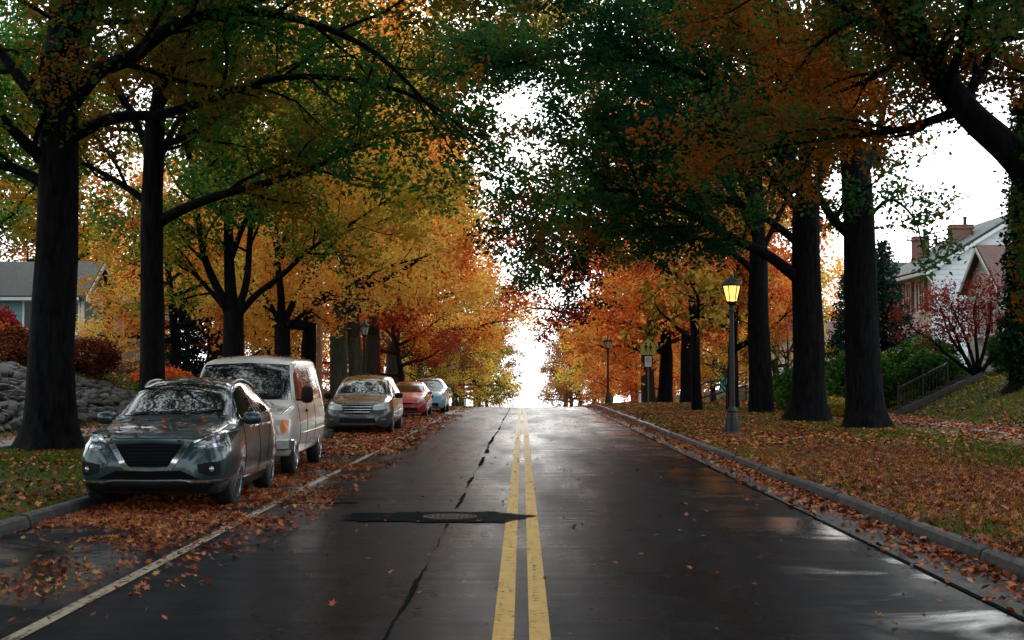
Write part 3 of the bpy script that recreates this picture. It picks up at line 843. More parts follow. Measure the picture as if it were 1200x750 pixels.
def ivy_tree():
    g = Grow(119)
    bx, by = 16.25, 46.0
    base = Vector((bx, by, gz(bx, by) - .05)); top = base + Vector((.3, .2, 9.0))
    me_t, rt = trunk(g, base, top, 0.48, flare=1.3, rtop=0.8)
    g.cl = .2
    for k in range(1500):
        z_ = g.r.uniform(.2, 9.5); a = g.r.uniform(0, 6.28); rr_ = g.r.uniform(.45, .8) * (1.05 - .03 * z_) * (.6 if z_ < .9 else 1)
        g.anch.append((bx + .033 * z_ + math.cos(a) * rr_, by + math.sin(a) * rr_, base.z + z_, g.r.random()))
    auto_crown(g, top - Vector((0, 0, .3)), rt * .95, 7, 9, 4.5, dict(SPEC, d2=1.2, d3=2.0), (.3, 1.1))
    finish_tree('ivy_clad_tree', base, me_t, g.wood('branches'), g.leaves('crown', 12, 0.13, 0.12), M_BARK, L_IVY, 'upright dark trunk smothered in ivy on the bank at the photo edge', STREET_R)
L_IVY = leaf_mat('dark_ivy_leaves', [(0.2, (0.004, 0.012, 0.008)), (0.6, (0.010, 0.03, 0.014)), (0.9, (0.02, 0.055, 0.02))], (0.5, 0.5, 0), 0, 0.25)
ivy_tree()
# right side, second and third: the two big trunks left of the houses
custom_tree(112, 9.9, 41.0, 0.50, (1003, 180), [
    ([(1004, 200, 41), (995, 130, 41), (988, 60, 41), (984, -20, 41), (980, -140, 41)], 0.36, 0.1, dict(lo=0.25)),
    ([(1000, 278, 41), (978, 258, 40.6), (955, 222, 40), (925, 190, 39.4), (880, 160, 38.8), (810, 140, 38)], 0.17, 0.03),
    ([(1008, 215, 41), (1030, 160, 41.5), (1045, 90, 42), (1070, 10, 43)], 0.17, 0.04),
    ([(1014, 260, 41), (1040, 235, 40.4), (1058, 240, 39.8), (1075, 262, 39.2), (1082, 295, 39)], 0.07, 0.015, dict(trop2=-0.07, trop3=-0.08, l2=1.0, l3=.7, flat=0.5)),
    ([(1000, 190, 41), (960, 120, 42), (900, 60, 43), (830, 20, 44)], 0.18, 0.03),
    ([(1002, 170, 41), (980, 110, 38), (930, 60, 35), (860, 30, 33)], 0.17, 0.03),
    ([(990, 80, 41), (900, 0, 40), (790, -40, 39), (680, -50, 38), (590, -30, 37)], 0.17, 0.03, dict(d2=1.8, l2=3.0)),  # two high limbs from here, added to shade the road below
    ([(985, 0, 41), (900, -90, 40), (760, -140, 39), (620, -150, 38)], 0.17, 0.03, dict(d2=1.8, l2=3.0)),
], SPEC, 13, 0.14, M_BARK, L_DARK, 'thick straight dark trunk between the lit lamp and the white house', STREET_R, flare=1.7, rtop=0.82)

over = dict(d2=2.1, trop2=-0.035, trop3=-0.06, flat=0.45, lo=0.22)
custom_tree(113, 9.5, 47.4, 0.52, (946, 235), [
    ([(946, 250, 47.4), (944, 180, 47.4), (940, 90, 47.4), (938, -20, 47.4)], 0.3, 0.06, dict(lo=0.3)),
    ([(940, 330, 47.4), (902, 300, 47), (866, 282, 46.5), (826, 260, 46), (776, 232, 45.4), (720, 222, 45), (660, 232, 44.6), (618, 262, 44.3)], 0.22, 0.03, over),
    ([(944, 258, 47.4), (905, 205, 47), (868, 168, 46.5), (800, 150, 46), (730, 140, 45.5), (662, 138, 45)], 0.2, 0.03, over),
    ([(944, 240, 47.4), (920, 160, 47), (890, 80, 46.6), (850, -10, 46), (800, -80, 45.5)], 0.2, 0.05),
    ([(946, 240, 47.4), (915, 180, 46), (860, 110, 44.5), (770, 70, 43), (680, 60, 42), (590, 75, 41)], 0.19, 0.03, over),
    ([(950, 240, 47.4), (972, 175, 48), (990, 90, 49), (1010, 0, 50)], 0.18, 0.04),
    ([(942, 290, 47.4), (890, 250, 49), (830, 225, 51), (760, 215, 53), (690, 235, 55), (640, 280, 56)], 0.16, 0.03, over),
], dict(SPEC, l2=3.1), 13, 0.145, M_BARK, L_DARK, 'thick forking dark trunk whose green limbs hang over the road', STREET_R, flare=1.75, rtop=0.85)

custom_tree(114, 9.6, 57.5, 0.45, (889, 290), [
    ([(889, 300, 57.5), (889, 230, 57.5), (885, 130, 57.5), (880, 20, 57.5)], 0.34, 0.06, dict(lo=0.3)),
    ([(886, 320, 57.5), (850, 290, 57), (800, 275, 56.4), (740, 272, 56), (690, 290, 55.6), (655, 330, 55.4)], 0.16, 0.03, over),
    ([(888, 280, 57.5), (855, 220, 57), (800, 170, 56), (730, 160, 55), (670, 200, 54)], 0.18, 0.03, over),
    ([(890, 300, 57.5), (915, 250, 58), (940, 200, 58.6), (960, 130, 59)], 0.14, 0.03),
    ([(889, 260, 57.5), (860, 180, 59), (830, 100, 61), (790, 20, 62)], 0.16, 0.03),
    ([(885, 150, 57.5), (820, 70, 57), (740, 25, 56), (660, 5, 55), (580, 20, 54), (530, 60, 53.5)], 0.16, 0.03, over),
    ([(884, 110, 57.5), (810, 20, 59), (720, -30, 60), (620, -40, 61)], 0.16, 0.03, over),
    ([(888, 230, 57.5), (830, 150, 55), (740, 100, 53), (650, 80, 52), (590, 70, 51.5)], 0.15, 0.03, over),
], dict(SPEC, l2=3.0), 13, 0.15, M_BARK, L_DARK, 'dark trunk just behind the lit street lamp, second of the close pair', STREET_R, flare=1.3)

# ------------------------------------------------------------------ tree patterns reused farther off
def pattern(seed, H_t, r, H, nl, reach, sp, per, size, rise=(0.15, 1.1), spread=0.3, rtop=0.85, taper=0.5, keep=None, noise=0.35):
    g = Grow(seed, keep)
    tp = Vector((g.r.gauss(0, .1), g.r.gauss(0, .1), H_t)); me_t, rt = trunk(g, (0, 0, 0), tp, r, rtop=rtop, flare=1.5)
    auto_crown(g, tp - Vector((0, 0, .3)), rt * 0.97, H, nl, reach, sp, rise, None, taper)
    return me_t, g.wood('branches'), g.leaves('crown', per, size, spread, noise=noise)
PAT = {
    'oak': pattern(201, 3.6, 0.40, 11.5, 13, 7.0, dict(SPEC, d2=1.35, d3=2.1, l2=3.0, l3=1.15), 12, 0.2, taper=0.2),
    'oak_near': pattern(211, 4.2, 0.40, 10.0, 11, 7.0, dict(SPEC, d2=1.3, d3=2.2, l2=3.0, l3=1.1), 20, 0.105, rise=(0.3, 1.1)),
    'maple': pattern(202, 2.8, 0.34, 9.0, 12, 5.4, dict(SPEC, d2=1.35, d3=2.0, l2=2.4, l3=1.05), 11, 0.2, rise=(0.05, 1.15)),
    'tall': pattern(203, 3.2, 0.36, 13.0, 13, 5.2, dict(SPEC, d2=1.3, d3=1.9, l2=2.5, l3=1.1), 10, 0.22, rise=(0.2, 1.15), taper=0.25),
    'small': pattern(204, 1.6, 0.11, 4.6, 9, 2.6, dict(SPEC, d2=1.7, d3=2.6, l2=1.1, l3=0.55, na=3), 9, 0.14, rise=(0.1, 1.1), spread=0.16),
    'low': pattern(205, 1.2, 0.26, 8.5, 14, 5.0, dict(SPEC, d2=1.3, d3=1.9, l2=2.3, l3=1.0), 11, 0.22, rise=(-0.05, 1.15), taper=0.45),
}
def plant(kind, x, y, sc, rz, bm, lm, label, group=None, name='tree', zs=1.0, dz=0.0, cat='tree'):
    e = empty(name, (x, y, gz(x, y) - 0.05 + dz), rz); e.scale = (sc, sc, sc * zs)
    for nm, me, m_ in zip(('trunk', 'branches', 'crown'), PAT[kind], (bm, bm, lm)):
        if len(me.materials) == 0: me.materials.append(m_)
        o = link(nm, me, None, e); set_mat(o, m_)
    tag(e, label, cat, group)
    return e

plant('oak_near', -9.8, 19.5, 1.25, 0.4, M_BARK, L_OLIVE, 'unseen trunk whose olive leaves hang into the top corner above the teal car', STREET_L, 'street_tree')
plant('oak_near', 10.6, 14.5, 1.25, 2.2, M_BARK, L_COPPER, 'unseen trunk whose rusty leaves hang in the top corner above the kerb', STREET_R, 'street_tree')
for x_, y_, r_ in ((-9.7, 8.5, 1.9), (-9.6, -4, 3.3), (10.1, 3.0, 0.6), (9.8, -9, 4.4)):  # the rows go on unseen; oaks added here to darken the near road
    plant('oak', x_, y_, 1.4, r_, M_BARK, L_OLIVE, 'street tree beside the near road, outside the view', 'street trees beside the camera', 'street_tree')
# left row going away
plant('maple', -9.7, 64, 1.0, 1.0, M_BARK, L_GOLD, 'thin dark street trunk right of the beige van', STREET_L, 'street_tree', 1.4)
plant('oak', -9.5, 73.7, 1.12, 2.0, M_BARK_G, L_GOLD, 'mossy grey-green trunk, left one of a pair behind the dark minivan', STREET_L, 'street_tree', 1.25)
plant('tall', -9.4, 81, 1.2, 3.0, M_BARK_G, L_GOLD, 'mossy grey-green trunk, right one of a pair beside the unlit lamp', STREET_L, 'street_tree')
FARL = [('oak', -9.6, 92, 1.25, 4.1, L_ORANGE, 'orange oak over the unlit lamp'), ('maple', -8.6, 101, 0.8, 0.3, L_RED, 'dark red maple behind the dark minivan and red hatchback'),
        ('tall', -10, 110, 1.3, 1.7, L_GOLD, 'golden tree above the pale blue crossover'), ('low', -8.4, 118, 0.62, 2.9, L_YELLOW, 'small bright yellow tree right above the pale blue crossover'),
        ('oak', -9.8, 128, 1.3, 5.2, L_GOLD, 'amber tree behind the small yellow one'), ('low', -8.6, 142, 1.0, 3.3, L_RUST, 'russet bushy tree left of the far lamp'),
        ('low', -7.4, 160, 1.05, 0.9, L_YELLOW, 'yellow-green tree low at the crest, right of the far lamp'), ('tall', -7.6, 180, 1.15, 2.2, L_RUST, 'brown tree beside the sky gap, left of the road'),
        ('low', -6.8, 205, 1.2, 4.4, L_YELLOW, 'yellowish tree bordering the sky gap'), ('tall', -7.2, 235, 1.2, 1.2, L_RUST, 'russet tree second from the end of the left row'), ('low', -6.8, 280, 1.35, 0.2, L_RUST, 'farthest russet tree of the left row')]
for k, x, y, sc, rz, lm, lb in FARL:
    plant(k, x, y, sc, rz, M_BARK_B, lm, lb, 'trees going away on the left side', 'street_tree')
# yard trees behind the left row
YARDL = [('maple', -14.2, 58, 0.68, 0.8, L_GOLD, 'golden maple in front of the grey porch'), ('maple', -14.5, 68, 0.8, 2.5, L_GOLD, 'low golden maple behind the fanning trunk'),
         ('low', -18.5, 84, 1.0, 4.0, L_ORANGE, 'orange yard tree between the two forked trunks'), ('oak', -27, 60, 0.85, 1.4, L_HEDGE, 'green yard tree above the teal house roof'),
         ('tall', -20, 100, 1.05, 0.5, L_GOLD, 'tall golden yard tree behind the mossy trunks'), ('low', -15, 125, 1.1, 3.7, L_ORANGE, 'orange yard tree behind the dark red maple'),
         ('oak', -32, 80, 1.25, 2.6, L_TURN, 'tall green and gold tree behind the teal house roof'), ('tall', -26, 82, 1.05, 5.0, L_TURN, 'green and gold yard tree behind the porch'), ('low', -34, 110, 1.3, 2.0, L_GOLD, 'broad golden tree far behind the teal house'), ('tall', -15.5, 155, 1.2, 1.0, L_GOLD, 'tall golden tree behind the far left row'),
         ('low', -17, 190, 1.2, 2.0, L_RUST, 'russet tree in the far left yards, nearer the road'), ('low', -28, 175, 1.3, 4.0, L_GOLD, 'golden tree deep in the far left yards'), ('low', -45, 150, 1.4, 1.0, L_ORANGE, 'orange tree deepest in the left yards')]
for k, x, y, sc, rz, lm, lb in YARDL:
    plant(k, x, y, sc, rz, M_BARK, lm, lb, 'trees in the left yards', 'yard_tree')
# right row going away
plant('oak', 9.75, 66, 0.62, 1.1, M_BARK, L_ORANGE, 'slim leaning trunk right behind the lit street lamp', STREET_R, 'street_tree', 1.25)
plant('small', 7.7, 62.5, 1.75, 0.2, M_BARK, L_YELLOW, 'young yellow-leaved tree right of the school crossing sign', STREET_R, 'street_tree', 1.1)
plant('oak', 9.9, 84, 1.2, 3.6, M_BARK, L_ORANGE, 'broad dark trunk behind the young yellow tree', STREET_R, 'street_tree')
plant('maple', 9.4, 94, 1.3, 0.7, M_BARK, L_ORANGE, 'dark trunk with red-orange crown right behind the school crossing sign', STREET_R, 'street_tree')
FARR = [('oak', 9.2, 104, 1.2, 2.4, L_RED, 'red maple hanging over the road before the crest'), ('low', 10.0, 116, 0.8, 5.5, L_ORANGE, 'blazing orange tree at the crest beside the far right lamp'),
        ('low', 10.5, 130, 0.95, 1.9, L_ORANGE, 'second blazing orange tree at the crest'), ('low', 9.2, 150, 0.95, 3.1, L_GOLD, 'golden tree left of the blazing orange ones'),
        ('tall', 9.0, 178, 0.85, 0.6, L_YELLOW, 'yellow-green tree beyond the crest on the right side'), ('low', 8.6, 215, 1.05, 2.7, L_RUST, 'rusty brown tree bordering the sky gap on the right'),
        ('low', 8.8, 255, 1.2, 4.9, L_RUST, 'pinkish brown tree farther down the right row'), ('tall', 9.5, 310, 1.2, 1.3, L_RUST, 'farthest brown tree of the right row')]
for k, x, y, sc, rz, lm, lb in FARR:
    plant(k, x, y, sc, rz, M_BARK_B, lm, lb, 'trees going away on the right side', 'street_tree')
YARDR = [('low', 17.5, 98, 0.8, 0.9, L_YELLOW, 'yellow yard tree left of the lit lamp'), ('low', 18, 125, 1.0, 2.0, L_ORANGE, 'orange yard tree right of the blazing ones'),
         ('low', 14.5, 108, 0.7, 5.1, L_GOLD, 'low golden tree behind the slim leaning trunk'),
         ('low', 15.5, 165, 1.1, 1.2, L_ORANGE, 'orange tree past the crest behind the crossing sign'), ('low', 21, 150, 1.1, 3.3, L_YELLOW, 'yellow tree past the crest behind the lit lamp'), ('low', 16, 205, 1.2, 0.4, L_GOLD, 'golden tree past the crest behind the far right lamp'), ('low', 28, 140, 1.1, 2.2, L_GOLD, 'golden tree behind the tan house'), ('low', 27, 190, 1.3, 5.2, L_RUST, 'brown tree deep past the crest on the right'), ('low', 40, 165, 1.4, 0.8, L_GOLD, 'golden tree deepest in the right yards')]
for k, x, y, sc, rz, lm, lb in YARDR:
    plant(k, x, y, sc, rz, M_BARK_B, lm, lb, 'trees in the right yards', 'yard_tree')
# burgundy maple, on branching stems in front of the cream wing
def burgundy():
    g = Grow(301)
    bx, by = 16.6, 52.0
    base = Vector((bx, by, gz(bx, by) - 0.03))
    mt = MB()
    sp = dict(d2=2.2, d3=3.2, l2=1.0, l3=0.5, na=3, flat=0.6, up=0.25)
    for dx, dy, L in ((-2.0, 0.1, 3.0), (-0.55, -0.4, 2.9), (0.2, 0.2, 3.0), (0.8, -0.1, 2.7), (-1.3, 0.6, 2.9), (1.6, 0.4, 2.6), (-1.7, -.6, 2.8), (.2, -1, 2.8)):
        q = g.line(base + Vector((dx * 0.06, dy * 0.06, 0.25)), Vector((dx * 0.45, dy * 0.5, 1)), L, 7, 0.12, -0.03)
        rd = [0.075 * (1 - 0.85 * j / 7) + 0.008 for j in range(8)]
        g.add(q, rd, 1); g.sprout(q, rd, 2, dict(sp, lo=0.4))
    mt.tube([base - Vector((0, 0, 0.2)), base, base + Vector((0, 0, 0.4))], [0.17, 0.15, 0.12], 9)
    return finish_tree('ornamental_maple', base, mt.mesh('trunk', True), g.wood('branches'), g.leaves('crown', 12, 0.09, 0.14), M_BARK, L_BURG, 'small burgundy maple on the bank before the cream house', None)
burgundy()
# bare little trees
def bare(seed, x, y, h, label):
    g = Grow(seed); base = Vector((x, y, gz(x, y)))
    st = g.line(base, Vector((0.03, 0, 1)), h * 0.45, 4, 0.04, 0.05)
    mt = MB(); mt.tube(st, [0.07, 0.06, 0.055, 0.05, 0.045], 7)
    for k in range(7):
        a = k * 2.4; d = Vector((math.cos(a) * 0.7, math.sin(a) * 0.7, 1))
        q = g.line(st[-1 - (k % 2)], d, h * 0.5, 5, 0.1, 0.03); rd = [0.03 * (1 - 0.8 * j / 5) + 0.006 for j in range(6)]
        g.add(q, rd, 1); g.sprout(q, rd, 2, dict(d2=2.2, d3=2.5, l2=0.9, l3=0.5, na=1))
    e = finish_tree('bare_tree', base, mt.mesh('trunk', True), g.wood('branches'), None, M_BARK_B, None, label, None)
bare(311, 13.6, 74, 5.2, 'small leafless tree behind the two close trunks')
bare(312, 8.9, 62, 2.2, 'spindly bare sapling between the crossing sign and the lit lamp')

# conifers: whorls of drooping boughs
def conifer(seed):
    g = Grow(seed)
    mt = MB(); H = 9.0
    mt.tube([(0, 0, -0.1), (0, 0, 2), (0.05, 0, 5), (0, 0, H)], [0.2, 0.17, 0.1, 0.02], 9)
    z_ = 0.7; az = 0
    while z_ < H - 0.2:
        L = 2.6 * (1 - z_ / H) ** 0.8 + 0.15
        for k in range(6):
            az += 1.05 + g.r.gauss(0, .15)
            d = Vector((math.cos(az), math.sin(az), 0.12))
            q = g.line(Vector((0, 0, z_ + g.r.uniform(-.1, .1))), d, L * g.r.uniform(.75, 1.1), 5, 0.06, -0.06)
            g.add(q, [0.03, 0.025, 0.02, 0.015, 0.01, 0.005], 2)
            g.cl = g.r.random()
            for j in range(int(L * 7) + 2):
                a, tg, _, _ = g.at(q, g.r.uniform(0.15, 0.999))
                sdv = Vector((-tg.y, tg.x, 0)) * g.r.uniform(-1, 1) * 0.28 * L * 0.5
                g.anch.append((a.x + sdv.x, a.y + sdv.y, a.z - 0.06, g.cl))
        z_ += 0.34
    return mt.mesh('trunk', True), g.wood('branches'), g.leaves('crown', 6, 0.17, 0.12, 0.2)
PAT['conifer'] = conifer(320)
plant('conifer', 15.2, 60, 0.75, 0, M_BARK, L_PINE, 'blue-green conifer between the two thick trunks', None, 'conifer')
plant('conifer', -14.6, 62, 0.62, 1, M_BARK, L_PINE, 'dark conifer left of the fanning trunk', None, 'conifer')
plant('conifer', -13.6, 78, 0.8, 2, M_BARK, L_PINE, 'dark conifer behind the thin trunk right of the beige van', None, 'conifer')
plant('conifer', -24.5, 92, 1.1, 3, M_BARK, L_PINE, 'tall dark conifer far behind the golden maple', None, 'conifer')
plant('conifer', 16.4, 72, 0.62, 4, M_BARK, L_PINE, 'dark conifer beside the corner of the white house', None, 'conifer')

# shrubs and hedges
def shrub_pattern(seed, rx, ry, h, n, per, size):
    g = Grow(seed)
    mt = MB()
    for k in range(9):
        a = g.r.uniform(0, 6.28); q = [Vector((0.1 * math.cos(a), 0.1 * math.sin(a), -0.05)), Vector((rx * .35 * math.cos(a), ry * .35 * math.sin(a), h * .5)), Vector((rx * .7 * math.cos(a), ry * .7 * math.sin(a), h * .8))]
        mt.tube(q, [0.03, 0.02, 0.006], 5)
    for k in range(n):
        u = g.r.uniform(-1, 1); a = g.r.uniform(0, 6.28); rr_ = g.r.uniform(0.6, 1.0) ** 0.6
        lump = 1 + 0.16 * math.sin(a * 3 + seed) + 0.1 * math.sin(a * 5 + u * 4)
        s_ = math.sqrt(1 - u * u)
        z_ = h * 0.5 + u * h * 0.5 * lump * rr_
        g.anch.append((rx * s_ * math.cos(a) * rr_ * lump, ry * s_ * math.sin(a) * rr_ * lump, max(0.04, z_), g.r.random()))
    return mt.mesh('stems', True), g.leaves('foliage', per, size, 0.08, 0.3, 0.8)
SHR = {'round': shrub_pattern(401, 1, 1, 2.0, 900, 9, 0.10), 'flop': shrub_pattern(402, 1.2, 1, 1.3, 800, 9, 0.10)}
def shrub(kind, x, y, s, lm, label, group=None, rz=0.0, name='shrub', cat='shrub'):
    e = empty(name, (x, y, gz(x, y) - 0.03), rz); e.scale = s
    for nm, me, m_ in zip(('stems', 'foliage'), SHR[kind], (M_BARK_B, lm)):
        if len(me.materials) == 0: me.materials.append(m_)
        o = link(nm, me, None, e); set_mat(o, m_)
    tag(e, label, cat, group); return e
shrub('round', -16.9, 47.5, (1.5, 1.3, 0.55), L_SHRUB, 'big rusty red shrub at the photo edge below the teal house', 'rusty shrubs before the teal house')
shrub('flop', -15.9, 46.5, (1.2, 1.1, 0.7), L_SHRUB, 'rusty shrub left of the massive trunk above the stones', 'rusty shrubs before the teal house', 1)
shrub('round', -15.2, 49.5, (1.15, 1.1, 0.62), L_SHRUB, 'rusty shrub right of the massive trunk, over the dark retaining wall', 'rusty shrubs before the teal house', 2)
shrub('flop', -18.2, 48.5, (1.0, 1.0, 1.3), L_RED, 'tall reddish bush at the photo edge before the teal wall', 'rusty shrubs before the teal house', 2.5)
shrub('flop', -13.7, 54, (1.0, 1.0, 0.8), L_ORANGE, 'orange-brown bush on the bank right of the slim trunk', 'bushes on the left bank', 0.5)
shrub('flop', -13.2, 51, (0.7, 0.7, 0.55), L_HEDGE, 'bright green bush above the dark teal car roof', 'bushes on the left bank', 1.5)
shrub('round', -12.9, 62, (1.2, 1.2, 0.8), L_HEDGE, 'green bush behind the fanning trunk', 'bushes on the left bank', 2.2)
HR = [(15.6, 54.5, (1.2, 1.1, 0.72), L_HEDGE, 'leafy green bush at the foot of the burgundy maple'), (16.3, 57.5, (1.3, 1.2, 0.9), L_HEDGE, 'taller green hedge bush below the shuttered windows'),
      (15.2, 58.5, (1.1, 1.1, 0.8), L_YELLOW, 'yellow-green bush at the end of the hedge'), (18.0, 52.5, (0.9, 0.9, 0.75), L_HEDGE, 'small green bush against the cream wing')]
for x, y, s, lm, lb in HR: shrub('round', x, y, s, lm, lb, 'bushes before the right houses', x)
shrub('round', 13.3, 56, (1.3, 1.2, 1.25), L_HEDGE, 'tall green shrub right of the forking trunk', 'bushes before the right houses', 0.4)
shrub('flop', 11.9, 62, (1.2, 1.0, 1.35), L_HEDGE, 'spiky green shrub between the two close trunks', 'bushes before the right houses', 0.9)
shrub('flop', 11.2, 51.5, (0.6, 0.5, 0.55), L_YELLOW, 'yellow flowering clump by the thick trunk', 'bushes before the right houses', 0.2)
# ================================================================== CARS
def paint(name, c, metal=0.5, rough=0.32):
    m, nt, out = new_mat(name)
    b = nt.nodes.new('ShaderNodeBsdfPrincipled'); nt.links.new(b.outputs[0], out.inputs[0])
    v = coords(nt); n = noise_node(nt, 2.5, 6, 0.65, v); n2 = noise_node(nt, 60, 3, 0.6, v)
    r_ = ramp_node(nt, [(0.35, c), (0.75, tuple(q * 0.8 + 0.012 for q in c))])
    nt.links.new(n.outputs[0], r_.inputs[0]); nt.links.new(r_.outputs[0], b.inputs['Base Color'])
    b.inputs['Metallic'].default_value = metal
    mr = nt.nodes.new('ShaderNodeMapRange'); mr.inputs[3].default_value = rough * 0.8; mr.inputs[4].default_value = rough * 1.5
    nt.links.new(n.outputs[0], mr.inputs[0]); nt.links.new(mr.outputs[0], b.inputs['Roughness'])
    b.inputs['Coat Weight'].default_value = 1.0
    mc = nt.nodes.new('ShaderNodeMapRange'); mc.inputs[1].default_value = 0.4; mc.inputs[2].default_value = 0.75; mc.inputs[3].default_value = 0.03; mc.inputs[4].default_value = 0.22
    nt.links.new(n2.outputs[0], mc.inputs[0]); nt.links.new(mc.outputs[0], b.inputs['Coat Roughness'])
    return m
M_GLASS = flat_mat('dark_car_glass', (0.006, 0.008, 0.009), rough=0.03, spec=0.9, coat=1.0)
M_BLK = flat_mat('black_plastic', (0.005, 0.005, 0.006), rough=0.5, spec=.2)
M_BLKM = flat_mat('black_mesh', (0.002, 0.002, 0.003), rough=0.6, spec=.1)
M_CHROME = flat_mat('chrome', (0.62, 0.63, 0.65), rough=0.14, metal=1.0)
M_RUB = flat_mat('tyre_rubber', (0.012, 0.012, 0.013), rough=0.8)
M_RIM = flat_mat('alloy', (0.28, 0.29, 0.30), rough=0.3, metal=0.9)
M_LENS = flat_mat('headlight_lens', (0.03, 0.045, 0.055), rough=0.06, spec=1.0, coat=1.0)
M_LENS_W = flat_mat('clear_headlight_lens', (0.42, 0.42, 0.38), rough=0.08, spec=1.0, coat=1.0)
M_LENSIN = flat_mat('headlight_inner', (0.55, 0.62, 0.68), rough=0.1, metal=0.8)
M_AMBER = flat_mat('amber_lens', (0.75, 0.20, 0.02), rough=0.15, coat=1.0)
M_UNDER = flat_mat('dark_underbody', (0.004, 0.004, 0.004), rough=0.9)
M_PLATE = flat_mat('number_plate', (0.5, 0.55, 0.6), rough=0.4)

def pchip(xs, ys, x):
    xs = np.asarray(xs, float); ys = np.asarray(ys, float); x = np.asarray(x, float)
    h = np.diff(xs); d = np.diff(ys) / h; m = np.zeros(len(xs))
    for i in range(1, len(xs) - 1):
        if d[i - 1] * d[i] > 0:
            w1 = 2 * h[i] + h[i - 1]; w2 = h[i] + 2 * h[i - 1]; m[i] = (w1 + w2) / (w1 / d[i - 1] + w2 / d[i])
    m[0] = d[0]; m[-1] = d[-1]
    i = np.clip(np.searchsorted(xs, x) - 1, 0, len(xs) - 2); t = (x - xs[i]) / h[i]
    return (2 * t**3 - 3 * t**2 + 1) * ys[i] + (t**3 - 2 * t**2 + t) * h[i] * m[i] + (-2 * t**3 + 3 * t**2) * ys[i + 1] + (t**3 - t**2) * h[i] * m[i + 1]

def chaikin(p, it):
    for _ in range(it):
        q = [p[0]]
        for a, b in zip(p[:-1], p[1:]):
            q += [a * 0.75 + b * 0.25, a * 0.25 + b * 0.75]
        q.append(p[-1]); p = q
    return p

